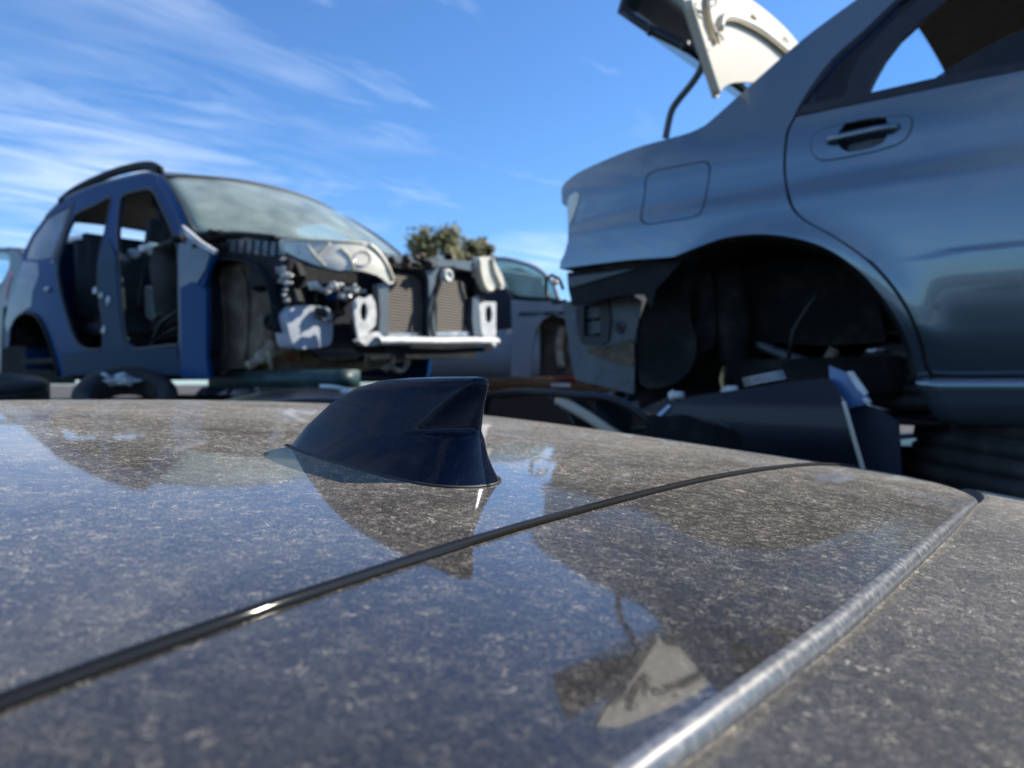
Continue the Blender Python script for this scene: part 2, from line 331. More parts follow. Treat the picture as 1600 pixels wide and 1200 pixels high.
class Frame:
    """a parked car's own axes: s rearwards, t inwards across the car, h up from the camera's eye level"""
    def __init__(s, ox, oy, ang=51.0, T=None):
        s.o = Vector((ox, oy)); s.e = Vector((-math.sin(R(ang)), math.cos(R(ang)))); s.w = Vector((math.cos(R(ang)), math.sin(R(ang)))); s.T = T
    def W(s, a, t, h): p = s.o+s.e*a+s.w*t; return Vector((p.x, p.y, CZ+h))
    def side(s, px, py, t=None):
        """where the sight line through a traced point meets the car's side (T) or the plane at depth t -> (s, t, h)"""
        r = Vector(((px-800)/FPX, 1.0)); rz = -(py-600)/FPX
        def loc(D): p = r*D-s.o; return p.dot(s.e), p.dot(s.w), rz*D
        if t is not None:
            D = (s.o.dot(s.w)+t)/r.dot(s.w); return loc(D)[0], t, rz*D
        g = lambda D: (lambda q: q[1]-s.T(q[0], q[2]))(loc(D))
        Dc = max(0.3, s.o.dot(s.w)/r.dot(s.w)-0.5); st = 0.02; lo = Dc
        if g(lo) > 0: lo = 0.3
        hi = lo
        for _ in range(400):
            hi = lo+st
            if g(hi) >= 0: break
            lo = hi
        for _ in range(30):
            m_ = (lo+hi)/2
            if g(m_) >= 0: hi = m_
            else: lo = m_
        a_, t_, h_ = loc(hi); return a_, s.T(a_, h_), h_
    def face(s, px, py, a):
        """the same on the plane across the car at s = a -> (s, t, h)"""
        r = Vector(((px-800)/FPX, 1.0)); rz = -(py-600)/FPX; q = s.o+s.e*a
        det = r.x*(-s.w.y)-(-s.w.x)*r.y
        D = (q.x*(-s.w.y)-(-s.w.x)*q.y)/det; t = (r.x*q.y-r.y*q.x)/det
        return a, t, rz*D
def sheet(name, outline, mapf, m, parent, thick=0.004, holes=(), step=0.03, label=None, flip=False):
    """cut a panel out of a curved surface: outline/holes in 2D, mapf(u,v,depth)->world. Real thickness, smooth faces, crisp rims."""
    loops = [list(outline)]+[list(h) for h in holes]
    vs = []; es = []
    for lp in loops:
        b = len(vs); n = len(lp); vs += [Vector((p[0], p[1])) for p in lp]; es += [(b+i, b+(i+1) % n) for i in range(n)]
    x0 = min(p[0] for p in outline); x1 = max(p[0] for p in outline); y0 = min(p[1] for p in outline); y1 = max(p[1] for p in outline)
    step = max(step, math.sqrt((x1-x0)*(y1-y0)/26000.0))
    nx = int((x1-x0)/step)+1; ny = int((y1-y0)/step)+1
    segs = [(lp[i], lp[(i+1) % len(lp)]) for lp in loops for i in range(len(lp))]
    for i in range(nx):
        for j in range(ny):
            x = x0+(i+0.5)*step; y = y0+(j+0.5)*step
            if not inpoly(x, y, loops[0]) or any(inpoly(x, y, h) for h in loops[1:]): continue
            ok = True
            for a, b in segs:
                dx = b[0]-a[0]; dy = b[1]-a[1]; L2 = dx*dx+dy*dy or 1e-9; k = max(0, min(1, ((x-a[0])*dx+(y-a[1])*dy)/L2))
                if (a[0]+dx*k-x)**2+(a[1]+dy*k-y)**2 < (step*0.35)**2: ok = False; break
            if ok: vs.append(Vector((x, y)))
    v2, _, f2, *_r = delaunay_2d_cdt(vs, es, [], 0, 1e-6)
    keep = []
    for f in f2:
        cx = sum(v2[i].x for i in f)/3; cy = sum(v2[i].y for i in f)/3
        if inpoly(cx, cy, loops[0]) and not any(inpoly(cx, cy, h) for h in loops[1:]): keep.append(tuple(f))
    def nrm(u, v):
        d = 0.002; a = mapf(u+d, v, 0)-mapf(u-d, v, 0); b = mapf(u, v+d, 0)-mapf(u, v-d, 0); n = a.cross(b); n.normalize()
        dn = mapf(u, v, 0.01)-mapf(u, v, 0)
        return -n if n.dot(dn) > 0 else n
    P = [mapf(p.x, p.y, 0) for p in v2]; NN = [nrm(p.x, p.y) for p in v2]
    Q = [mapf(p.x, p.y, thick) for p in v2]
    verts = list(P); norms = list(NN); faces = []
    for f in keep:
        a, b, c = (P[i] for i in f); g = (b-a).cross(c-a)
        faces.append(f if g.dot(NN[f[0]]) > 0 else f[::-1])
    nb = len(verts); verts += Q; norms += [-n for n in NN]
    faces += [tuple(i+nb for i in f[::-1]) for f in faces[:]]
    # rim
    cnt = {}
    for f in faces[:len(keep)]:
        for i in range(3):
            e = (f[i], f[(i+1) % 3]); cnt[e] = 1
    for e in list(cnt):
        if (e[1], e[0]) in cnt: continue
        a, b = e; base = len(verts); d = (P[b]-P[a]); n = d.cross(NN[a]); n.normalize()
        verts += [P[a], P[b], Q[b], Q[a]]; norms += [n]*4; faces.append((base, base+3, base+2, base+1))
    return obj(name, verts, faces, m, parent, True, norms, label)
def side_panel(name, fr, pts, m, parent, t=None, dt=0.0, sm=0, **k):
    """panel on a car's side, from a traced outline"""
    def cv(pp): return [(q[0], q[2]) for q in (fr.side(p[0], p[1], t) if not (len(p) == 3) else (p[1], 0, p[2]) for p in pp)]
    o = cv(pts); hs = [cv(h) for h in k.pop('holes', ())]
    if sm: o = [p[:2] for p in cat(o, sm, True)]; hs = [[p[:2] for p in cat(h, sm, True)] for h in hs]
    def mapf(a, h, d): return fr.W(a, (fr.T(a, h) if t is None else t)+dt+d, h)
    return sheet(name, o, mapf, m, parent, holes=hs, **k)
def face_panel(name, fr, pts, a, m, parent, sm=0, bow=0.0, **k):
    """panel facing the front of a car, on the plane s = a; thickness runs rearwards"""
    def cv(pp): return [(q[1], q[2]) for q in (fr.face(p[0], p[1], a) for p in pp)]
    o = cv(pts); hs = [cv(h) for h in k.pop('holes', ())]
    if sm: o = [p[:2] for p in cat(o, sm, True)]; hs = [[p[:2] for p in cat(h, sm, True)] for h in hs]
    c0 = sum(p[0] for p in o)/len(o); c1 = sum(p[1] for p in o)/len(o)
    def mapf(t, h, d): return fr.W(a+d+bow*((t-c0)**2+(h-c1)**2), t, h)
    return sheet(name, o, mapf, m, parent, holes=hs, **k)
def ell(cx, cy, rx, ry, n=16, rot=0.0):
    return [(cx+rx*math.cos(2*math.pi*i/n)*math.cos(rot)-ry*math.sin(2*math.pi*i/n)*math.sin(rot), cy+rx*math.cos(2*math.pi*i/n)*math.sin(rot)+ry*math.sin(2*math.pi*i/n)*math.cos(rot)) for i in range(n)]
def loft(name, rows, m, parent, closed=False, label=None, thick=0.0):
    n = len(rows[0]); v = [p for r in rows for p in r]; f = []
    for i in range(len(rows)-1):
        for k in range(n if closed else n-1): f.append((i*n+k, i*n+(k+1) % n, (i+1)*n+(k+1) % n, (i+1)*n+k))
    o = obj(name, v, f, m, parent, label=label)
    if thick:
        md = o.modifiers.new('thickness', 'SOLIDIFY'); md.thickness = thick; md.offset = 0
    return o
def lathe(mb, c, axis, prof, n=36):
    """profile of (radius, offset along axis)"""
    axis = Vector(axis).normalized(); a = Vector((0, 0, 1)) if abs(axis.z) < 0.9 else Vector((1, 0, 0)); a = (a-axis*a.dot(axis)).normalized(); b = axis.cross(a)
    v = []; f = []; m = len(prof)
    for i in range(n):
        th = 2*math.pi*i/n
        for r, o in prof: v.append(Vector(c)+axis*o+(a*math.cos(th)+b*math.sin(th))*r)
    for i in range(n):
        for j in range(m-1): f.append((i*m+j, ((i+1) % n)*m+j, ((i+1) % n)*m+j+1, i*m+j+1))
    mb.add(v, f); return mb
def tyre_profile(Rr, wd, rim, grooves=5):
    h = wd/2; p = [(rim, -h*0.8), (rim+0.02, -h*0.98), ((rim+Rr)/2, -h*1.05), (Rr-0.03, -h*0.97), (Rr-0.006, -h*0.84)]
    for g in range(grooves):
        x0 = -h*0.78+1.56*h*g/grooves; x1 = -h*0.78+1.56*h*(g+1)/grooves; q = (x1-x0)
        p += [(Rr, x0+q*0.12), (Rr, x0+q*0.78), (Rr-0.009, x0+q*0.82), (Rr-0.009, x0+q*1.06)]
    p[-2:] = []
    p += [(Rr-0.006, h*0.84), (Rr-0.03, h*0.97), ((rim+Rr)/2, h*1.05), (rim+0.02, h*0.98), (rim, h*0.8), (rim-0.012, 0), (rim, -h*0.8)]
    return p
def tyre(name, c, axis, Rr=0.31, wd=0.20, label='', parent=None, m='tyre', grp=None):
    mb = MB(); lathe(mb, c, axis, tyre_profile(Rr, wd, Rr*0.62), 64)
    if parent: return mb.build(name, m, parent)
    base = Vector(c)-Vector((0, 0, wd/2))
    off = MB(); off.v = [v for v in mb.v]; off.f = mb.f
    o = off.build(name, m); o.data.transform(Matrix.Translation(-base)); o.location = base
    return tag(o, label, 'tyre', grp)
def wheel(c, axis, parent, Rr=0.30, wd=0.19):
    w_ = MB(); lathe(w_, (c), axis, [(0.001, wd*0.30), (Rr*0.18, wd*0.32), (Rr*0.22, wd*0.24), (Rr*0.52, wd*0.18), (Rr*0.60, wd*0.42), (Rr*0.64, wd*0.42), (Rr*0.64, -wd*0.4)], 40)
    o = w_.build('wheel', 'steel', parent)
    t_ = MB(); lathe(t_, c, axis, tyre_profile(Rr, wd, Rr*0.62), 48); t_.build('tyre', 'tyre', o)
    return o

# ------------------------------------------------------------------ the setting
gv = []; gf = []
gn = 60
for i in range(gn+1):
    for j in range(gn+1):
        x = -1500+3000*i/gn; y = -1500+3000*j/gn
        gv.append((x, y, 0.0))
for i in range(gn):
    for j in range(gn): gf.append((i*(gn+1)+j, (i+1)*(gn+1)+j, (i+1)*(gn+1)+j+1, i*(gn+1)+j+1))
g = obj('ground', gv, gf, 'ground'); g['kind'] = 'structure'

# ------------------------------------------------------------------ 1. foreground car: the dusty roof the camera looks across
TH = R(33); FF = Vector((-math.cos(TH), math.sin(TH))); LL = Vector((math.sin(TH), math.cos(TH))); P0 = Vector((-0.01, 0.47))
def zroof(u, v):
    up = max(u, 0); un = min(u, 0)
    z = -0.063+0.0934*u-0.006*up*up-0.0549*up**3-0.0866*un*un
    k = 0.0654*math.exp(-1.87*up); av = abs(v); q = min(av, 0.56)
    z -= 0.045*q*q+k*q**4
    if av > 0.56: z -= (0.09*q+4*k*q**3)*(av-0.56)+2.2*(av-0.56)**2
    return z
def RW(u, v, z=None, dz=0.0):
    p = P0+FF*u+LL*v; return Vector((p.x, p.y, CZ+(zroof(u, v) if z is None else z)+dz))
SEAM = [(-0.62, -0.100), (-0.45, -0.079), (-0.303, -0.0675), (-0.252, -0.0655), (-0.203, -0.0645), (-0.08, -0.0645), (-0.021, -0.0663), (0.157, -0.0720), (0.315, -0.0820), (0.42, -0.090), (0.50, -0.098), (0.62, -0.12)]
EDGE = [(-0.62, -0.215), (-0.45, -0.195), (-0.34, -0.1885), (-0.23, -0.1905), (-0.194, -0.195), (-0.126, -0.2033), (-0.067, -0.2099), (0.14, -0.2252), (0.372, -0.2382), (0.48, -0.245), (0.62, -0.26)]
def curve_at(tab, v):
    pts = tab
    if v <= pts[0][0]: return pts[0][1]
    for i in range(len(pts)-1):
        if v <= pts[i+1][0]:
            p0 = pts[max(i-1, 0)]; p1 = pts[i]; p2 = pts[i+1]; p3 = pts[min(i+2, len(pts)-1)]
            t = (v-p1[0])/(p2[0]-p1[0]); h = p2[0]-p1[0]
            m1 = (p2[1]-p0[1])/(p2[0]-p0[0])*h if p2[0] != p0[0] else 0; m2 = (p3[1]-p1[1])/(p3[0]-p1[0])*h if p3[0] != p1[0] else 0
            return (2*t**3-3*t*t+1)*p1[1]+(t**3-2*t*t+t)*m1+(-2*t**3+3*t*t)*p2[1]+(t**3-t*t)*m2
    return pts[-1][1]
fg = thing('charcoal_car', 'dusty charcoal car roof close to the viewer, carrying the shark fin antenna', 'car', RW(0.3, 0, -1.5))
NV = 150
vv = [-0.68+1.36*i/NV for i in range(NV+1)]
def grid_panel(name, ufun0, ufun1, nu, m, parent, dz=0.0, dzf=None, vr=vv, pw=1.0):
    rows = []
    for i in range(nu+1):
        k = (i/nu)**pw; row = []
        for v in vr:
            a = ufun0(v); b = ufun1(v); u = a+(b-a)*k
            row.append(RW(u, v, None, dz+(dzf(u, v) if dzf else 0)))
        rows.append(row)
    v_ = [p for r in rows for p in r]; n = len(vr); f_ = []
    for i in range(nu):
        for k in range(n-1): f_.append((i*n+k, (i+1)*n+k, (i+1)*n+k+1, i*n+k+1))
    return v_, f_, rows
# roof skin from the moulding forward to the windscreen header
v_, f_, rows = grid_panel('roof', lambda v: curve_at(SEAM, v)+0.0035, lambda v: 1.22, 90, 'roof', fg, pw=1.6)
# fold the rear lip down into the joint
n = len(vv); base = len(v_)
v_ += [p-Vector((0, 0, 0.006)) for p in rows[0]]
f_ += [(k, k+1, base+k+1, base+k) for k in range(n-1)]
roof = obj('roof', v_, f_, 'roof', fg)
# strip panel behind the joint, rounded down at its trailing edge
def strip_rows(SE, ED, drop, nu=40):
    rows = []
    for i in range(nu+1):
        k = i/nu; rows.append([RW(SE(v)+(ED(v)-SE(v))*k, v) for v in vv])
    for j in range(1, 7):
        a = j/6*math.pi/2; rr = drop
        rows.append([RW(ED(v)-rr*math.sin(a), v, None, -rr*(1-math.cos(a))) for v in vv])
    rows.append([RW(ED(v)-drop, v, None, -drop-0.006) for v in vv])
    return rows
def clip_corner(v):  # the far trailing corner is rounded off
    return curve_at(EDGE, v)+0.001+max(0, abs(v)-0.35)**2*2.0
r_ = strip_rows(lambda v: curve_at(SEAM, v)-0.0035, clip_corner, 0.0052)
v_ = [p for r in r_ for p in r]; n = len(vv)
f_ = [(i*n+k, i*n+k+1, (i+1)*n+k+1, (i+1)*n+k) for i in range(len(r_)-1) for k in range(n-1)]
nl = 41*(n-0)
f_t = [f[::-1] for f in f_ if f[0] < 39*n+n and f[0]//n < 40]; f_l = [f[::-1] for f in f_ if f[0]//n >= 40]
tail = obj('tailgate', v_[:41*n], f_t, 'strip', fg)
obj('sunlit_lip', v_[40*n:], [tuple(i-40*n for i in f) for f in f_l], 'lip', fg)  # the strip's own rounded lip, coloured lighter as if sunlit
# rear panel below the strip, set a few millimetres lower
v_, f_, rows = grid_panel('rear_spoiler', lambda v: curve_at(EDGE, v)-0.0038+max(0, abs(v)-0.39)**2*1.0, lambda v: -0.62, 60, 'wing', fg, dz=-0.0065, dzf=lambda u, v: 0.0045*sstep(0.15, 0.40, abs(v)))
v_ += [p-Vector((0, 0, 0.02)) for p in rows[0]]
f_ = [f[::-1] for f in f_]; base = len(v_)-len(vv); f_ += [(k, base+k, base+k+1, k+1) for k in range(n-1)]
obj('rear_spoiler', v_, f_, 'wing', fg)
# dark channel under both joints
rows = [[RW(curve_at(SEAM, v)+0.012-0.2*k, v, None, -0.022) for v in vv] for k in (0, 0.33, 0.66, 1)]
loft('joint_channel', rows, 'rubber', fg)
# rubber moulding lying in the front joint
mb = MB(); mb.tube([RW(curve_at(SEAM, v), v, None, 0.0) for v in vv], 0.0028, 12, up=(0, 0, 1)); mb.build('roof_moulding', 'seal', fg)
# body below the roof: side glass, doors, sills, windscreen, rear
def body_side(sg):
    rows = []
    for (dv, dz) in ((0.68, None), (0.705, -0.15), (0.76, -0.40), (0.82, -0.50), (0.85, -0.62), (0.86, -0.85), (0.84, -1.05), (0.82, -1.22), (0.76, -1.26)):
        rows.append([RW(u, sg*0.68) if dz is None else RW(u, sg*dv, (zroof(0.6, 0.68)*0.5-0.02)+dz+0.02) for u in [(-0.6+1.9*i/40) for i in range(41)]])
    return rows
for sg in (-1, 1):
    rs = body_side(sg)
    loft('side_window', rs[:3], 'gl_dark', fg); loft('body_side', rs[2:], 'roof', fg)
rs = [[RW(1.22, v) for v in vv[::6]], [RW(1.5, v*1.03, zroof(1.22, v)-0.18) for v in vv[::6]], [RW(1.8, v*1.1, zroof(1.22, v)-0.42) for v in vv[::6]]]
loft('windscreen', rs, 'gl_dark', fg)
rs = [rs[-1], [RW(2.3, v*1.12, zroof(1.22, v)-0.50) for v in vv[::6]], [RW(2.7, v*1.08, zroof(1.22, v)-0.62) for v in vv[::6]], [RW(2.75, v*1.05, -1.2) for v in vv[::6]]]
loft('bonnet', rs, 'roof', fg)
rs = [[RW(-0.62, v, None, -0.0075) for v in vv[::6]], [RW(-0.66, v*1.05, zroof(-0.62, v)-0.40) for v in vv[::6]], [RW(-0.74, v*1.15, zroof(-0.6, v)-0.55) for v in vv[::6]], [RW(-0.76, v*1.15, -1.2) for v in vv[::6]]]
loft('rear_panel', rs, 'roof', fg)
for u in (1.95, -0.2):
    for sg in (-1, 1):
        p = RW(u, sg*0.76, -1.2); wheel(p, (LL.x*sg, LL.y*sg, 0), fg)
# --- shark fin antenna
UF = [(-0.066, 0.196), (-0.05, 0.188), (-0.040, 0.177), (-0.0303, 0.166), (-0.0127, 0.140), (-0.0022, 0.115), (0.0026, 0.091), (0.0040, 0.070), (0.0046, 0.045)]
UR = [(-0.066, 0.0035), (-0.058, 0.0060), (-0.045, 0.0095), (-0.031, 0.0115), (-0.029, 0.0120), (-0.010, 0.0085), (0.000, 0.0055), (0.0036, 0.007), (0.0046, 0.014)]
HWT = [(-0.066, 0.0365), (-0.0615, 0.0350), (-0.056, 0.0300), (-0.050, 0.0255), (-0.043, 0.0215), (-0.034, 0.0180), (-0.020, 0.0140), (-0.005, 0.0105), (0.001, 0.0085), (0.0034, 0.0058), (0.0046, 0.0015)]
def lin(tab, x):
    if x <= tab[0][0]: return tab[0][1]
    for (a, p), (b, q) in zip(tab, tab[1:]):
        if x <= b: return p+(q-p)*(x-a)/(b-a)
    return tab[-1][1]
def fin_w(u, z):
    ur = lin(UR, z); uf = lin(UF, z); w0 = lin(HWT, z)
    k = (uf-u)/max(0.02, min(0.135, (uf-ur)*0.75)); fr = min(1, max(0, k))
    fr = math.sin(fr*math.pi/2)**0.8
    blade = sstep(-0.0335, -0.0295, z)
    ue = ur+0.004+max(0, 0.0036-z)*1.15
    tb = min(1, max(0, (u-ur)/(ue-ur)))*0.82+0.18 if u > ur else 0.18
    tb = tb*min(1, max(0.0, (u-ur)/0.0012+0.35))
    x = min(1, max(0, (u-ur)/0.032)); tl = (max(0, 1-(1-x)**2))**0.5*0.98+0.02 if u > ur else 0.02
    return max(0.0002, w0*fr*(tl*(1-blade)+tb*blade))
zz = [-0.085]+[-0.066+0.0035*i for i in range(10)]+[-0.0325, -0.0315, -0.0302, -0.029]+[-0.026+0.003*i for i in range(10)]+[0.0025, 0.0034, 0.0040, 0.0044, 0.0046]
zz = sorted(set(round(z, 5) for z in zz))
NC = 46; rows = []
for z in zz:
    ur = lin(UR, z); uf = lin(UF, z); row = []
    ue = ur+0.004+max(0, 0.0036-z)*1.15
    us = [ur+(uf-ur)*(0.5-0.5*math.cos(math.pi*i/NC)) for i in range(NC+1)]
    for u in us: row.append((u, -fin_w(u, z)))
    for u in us[::-1]: row.append((u, fin_w(u, z)))
    rows.append([RW(u, v, z) for u, v in row])
n = len(rows[0]); v_ = [p for r in rows for p in r]; f_ = []
for i in range(len(rows)-1):
    for k in range(n): f_.append((i*n+k, i*n+(k+1) % n, (i+1)*n+(k+1) % n, (i+1)*n+k))
f_.append(tuple((len(rows)-1)*n+k for k in range(n)))
fin = obj('shark_fin_antenna', v_, f_, 'fin', fg, label='dark navy shark fin antenna')
# gasket: follows the fin's foot on the roof
foot = []
for sgn in (-1, 1):
    seq = [i/40 for i in range(41)]
    if sgn > 0: seq = seq[::-1]
    for k in seq:
        u = 0.0046+(0.1837)*(0.5-0.5*math.cos(math.pi*k)); z = zroof(u, 0)+0.0004
        foot.append(RW(u, sgn*(fin_w(max(u, lin(UR, z)+0.0001), z)+0.0004), None, 0.0004))
mb = MB(); mb.tube(foot+[foot[0]], 0.0011, 8, up=(0, 0, 1)); mb.build('gasket', 'rubber', fin)

# ------------------------------------------------------------------ 2. steel-blue sedan raised on the right
PROF = [(-0.10, 0.090), (-0.05, 0.058), (0.0, 0.034), (0.05, 0.017), (0.12, 0.002), (0.20, -0.008), (0.30, -0.013), (0.38, -0.012), (0.43, -0.0085), (0.462, -0.0045), (0.500, 0.0070), (0.535, 0.0115), (0.58, 0.0160), (0.62, 0.024), (0.66, 0.036), (0.69, 0.050)]
def spl(tab, x):
    if x <= tab[0][0]: return tab[0][1]+(x-tab[0][0])*(tab[1][1]-tab[0][1])/(tab[1][0]-tab[0][0])
    if x >= tab[-1][0]: return tab[-1][1]+(x-tab[-1][0])*(tab[-1][1]-tab[-2][1])/(tab[-1][0]-tab[-2][0])
    return curve_at(tab, x)
def T_silver(s, h):
    if h < 0.66: t = spl(PROF, h)
    else: t = 0.036+(h-0.66)*0.42
    if s < -0.2 and 0.1 < h < 0.5:      # pressed line low on the doors
        hc = 0.283-0.045*(s+0.28); t += -0.0045*(1-sstep(hc-0.006, hc+0.007, h))*sstep(-0.22, -0.36, s)*sstep(0.12, 0.24, h)
    # flared arch lip
    d = math.hypot(s-0.075, h+0.02); t -= 0.010*math.exp(-((d-0.375)/0.045)**2)*sstep(0.02, 0.14, h)
    x = max(0, s-0.22); t += x*x*0.28
    t += 0.012*max(0, -s-0.3)**2
    return t
SV = Frame(0.695, 1.9, 51.0, T_silver)
sed = thing('silver_sedan', 'steel blue saloon without wheels or rear bumper, raised high at the right', 'car', SV.W(-0.6, 0.7, -1.5+1.35))
GAP = [(1240, 183), (1231, 200), (1227, 215), (1224, 248), (1225, 278), (1234, 321), (1256, 345), (1299, 369), (1348, 403), (1386, 442), (1415, 485), (1435, 534), (1444, 572), (1452, 586)]
GAPs = cat(GAP, 5)
ARCH = [(1405, 505), (1386, 474), (1352, 432), (1314, 401), (1275, 381), (1227, 369), (1178, 366), (1130, 372), (1082, 389), (1053, 401)]
ARCHs = cat([(1432, 590), (1422, 545)]+ARCH, 5)
RIDGE = [(877, 298), (880, 289), (888, 281), (912, 265), (985, 234), (1043, 217), (1075, 208), (1095, 199), (1111, 188), (1178, 128), (1256, 60), (1337, 0), (1400, -45), (1480, -92), (1580, -132), (1700, -165)]
RIDGEs = cat(RIDGE, 4)
FRM = [(1700, -120), (1600, -98), (1500, -62), (1450, -35), (1400, 0), (1350, 47), (1300, 92), (1265, 138), (1250, 162)]
FRMs = cat(FRM, 4)
FUEL = [(1013, 271), (1060, 259), (1100, 252), (1108, 256), (1110, 266), (1104, 305), (1098, 328), (1086, 339), (1050, 346), (1014, 351), (1003, 347), (1001, 336), (1007, 300)]
quarter = [(874, 420), (876, 408), (882, 396), (887, 378), (888, 350), (886, 324), (878, 318)] + RIDGEs + [('L', -1.6, 0.99), ('L', -1.6, 0.93)] + FRMs + GAPs + [(1455, 598), (1434, 600)] + ARCHs
qp = side_panel('quarter_panel', SV, quarter, 'silver', sed, holes=[cat(FUEL, 3, True)], thick=0.004, step=0.011)
fc = (sum(p[0] for p in FUEL)/len(FUEL), sum(p[1] for p in FUEL)/len(FUEL))
side_panel('fuel_door', SV, [(fc[0]+(x-fc[0])*0.962, fc[1]+(y-fc[1])*0.962) for x, y in cat(FUEL, 3, True)], 'silver', sed, step=0.02, dt=-0.0004)
side_panel('fuel_recess', SV, [(fc[0]+(x-fc[0])*1.1, fc[1]+(y-fc[1])*1.1) for x, y in FUEL], 'rubber', sed, dt=0.010)
# rear door
DG = [(x+5.5-(1.5 if y < 300 else 0), y-3 if i > 40 else y+0.0) for i, (x, y) in enumerate(GAPs)]
BELT_F = [(1252, 181), (1316, 168), (1400, 151), (1500, 130), (1600, 109), (1700, 88)]
door_o = DG+[(1500, 588), (1600, 588), (1720, 588)]+[(1720, 86), (1600, 110), (1500, 130), (1400, 151), (1316, 168), (1249, 182)]
CUP = [(1310, 212), (1316, 200), (1328, 191), (1350, 186), (1375, 183), (1384, 186), (1387, 194), (1386, 210), (1380, 222), (1365, 230), (1345, 235), (1328, 237), (1316, 233), (1310, 224)]
door = side_panel('rear_door', SV, door_o, 'silver', sed, holes=[cat(CUP, 3, True)], thick=0.004, step=0.010)
side_panel('front_door', SV, [(1730, 84), (1730, 588), ('L', -1.5, 0.012), ('L', -1.5, 0.64)], 'silver', sed, thick=0.004, step=0.03)
# door handle: cup, bezel, bar
side_panel('handle_cup', SV, [(1348+(x-1348)*1.12, 210+(y-210)*1.15) for x, y in CUP], 'darkpl', door, dt=0.024, thick=0.003)
rim_in = [SV.side(x, y) for x, y in cat(CUP, 3, True)]
loft('cup_wall', [[SV.W(a, t+d, h) for a, t, h in rim_in+rim_in[:1]] for d in (0.0, 0.024)], 'silver', door)
BEZ = [(1268, 224), (1270, 238), (1277, 247), (1292, 250), (1340, 242), (1385, 231), (1408, 222), (1420, 209), (1425, 190), (1420, 182), (1405, 182), (1340, 190), (1295, 200), (1274, 211)]
BEZs = cat(BEZ, 3, True)
def T_bez(s, h): return T_silver(s, h)
side_panel('handle_bezel', SV, BEZs, 'silver', door, dt=-0.0028, thick=0.0026, holes=[cat([(1348+(x-1348)*1.03, 210+(y-210)*1.04) for x, y in CUP], 3, True)], step=0.012)
mb = MB(); bz = [SV.side(x, y) for x, y in BEZs]; mb.tube([SV.W(a, t-0.0005, h) for a, t, h in bz+bz[:1]], 0.0024, 6); mb.build('bezel_gasket', 'rubber', door)
mb = MB(); hp = [SV.side(x, y) for x, y in [(1291, 221), (1300, 220), (1330, 214.5), (1365, 207), (1395, 200.5), (1406, 198)]]
mb.tube([SV.W(a, t-off, h) for (a, t, h), off in zip(hp, (0.006, 0.016, 0.020, 0.020, 0.015, 0.005))], [0.006, 0.0085, 0.0085, 0.0085, 0.0085, 0.006], 14, sq=0.7, up=(0, 0, 1)); mb.build('door_handle', 'silver', door)
side_panel('handle_paddle', SV, [(1325, 224), (1380, 212), (1378, 222), (1350, 232), (1326, 234)], 'silverdk', door, dt=0.015, sm=2)
side_panel('tail_lamp_edge', SV, [(887, 320), (890, 307), (900, 300), (906, 304), (903, 318), (897, 336), (892, 350), (889, 344)], 'lens', sed, dt=-0.003, thick=0.003, sm=1, step=0.01)
# window: belt seal, divider, quarter glass, lowered glass
side_panel('belt_seal', SV, [(1243, 181), (1252, 165), (1316, 152), (1355, 146), (1450, 124), (1600, 96), (1720, 70), (1720, 86), (1600, 109), (1400, 150), (1316, 167)], 'rubber', sed, dt=-0.001, thick=0.012)
side_panel('quarter_glass', SV, [(1253, 163), (1268, 138), (1303, 95), (1352, 50), (1400, 4), (1440, -28), (1462, -20), (1425, 8), (1380, 48), (1345, 88), (1328, 118), (1318, 150)], 'gl_dark', sed, dt=0.010, thick=0.004)
side_panel('quarter_glass_backing', SV, [(1253, 163), (1268, 138), (1303, 95), (1352, 50), (1400, 4), (1440, -28), (1462, -20), (1425, 8), (1380, 48), (1345, 88), (1328, 118), (1318, 150)], 'darkpl', sed, dt=0.022, thick=0.004)
side_panel('window_frame', SV, [(1318, 153), (1325, 120), (1342, 88), (1378, 46), (1424, 7), (1460, -21), (1520, -52), (1600, -82), (1700, -102), (1700, -84), (1600, -62), (1530, -32), (1480, -3), (1440, 30), (1405, 62), (1382, 92), (1366, 120), (1353, 148)], 'rubber', sed, dt=0.006, thick=0.02)
side_panel('frame_trim', SV, FRMs+[(1252, 166), (1268, 142), (1303, 97), (1353, 52), (1402, 5), (1452, -30), (1502, -56), (1600, -92), (1700, -114)], 'rubber', sed, dt=0.002, thick=0.008)
side_panel('door_glass', SV, [(1352, 150), (1450, 126), (1462, 116), (1490, 98), (1530, 75), (1565, 57), (1600, 42), (1660, 22), (1720, 10), (1720, 84), (1600, 112), (1450, 142)], 'gl_dark', sed, dt=0.016, thick=0.004)
mb = MB(); mb.tube([SV.W(*(lambda q: (q[0], q[1]+0.018, q[2]))(SV.side(x, y))) for x, y in cat([(1459, 118), (1490, 98), (1530, 75), (1565, 57), (1600, 42), (1660, 22), (1720, 10)], 4)], 0.0016, 6); mb.build('glass_edge', 'gl_clear', sed)
# roof, rear screen and deck between the two flanks
WS = 1.46
def ridge_local(pp): return [SV.side(x, y) for x, y in pp]
rl = ridge_local(RIDGEs)
def across(pts, n=16, crown=0.05, cap=0.0, t_in=0.0):
    out = []
    for a, t, h in pts:
        out.append([SV.W(a+cap*(4*k/n*(1-k/n)), t+(WS-2*t)*k/n, h+crown*(4*k/n*(1-k/n))**0.7) for k in range(n+1)])
    return out
i0 = min(range(len(RIDGEs)), key=lambda i: abs(RIDGEs[i][0]-1385)); i1 = min(range(len(RIDGEs)), key=lambda i: abs(RIDGEs[i][0]-1111))
roofl = [q for q in rl[i0:]]+[(-1.6, T_silver(-1.6, 0.99), 0.99)]
loft('roof', across(roofl), 'silver', sed, thick=0.004)
loft('roof_lining', across([(a, t+0.03, h-0.035) for a, t, h in roofl]+[]), 'lining', sed)
cp = rl[i1:i0+1]
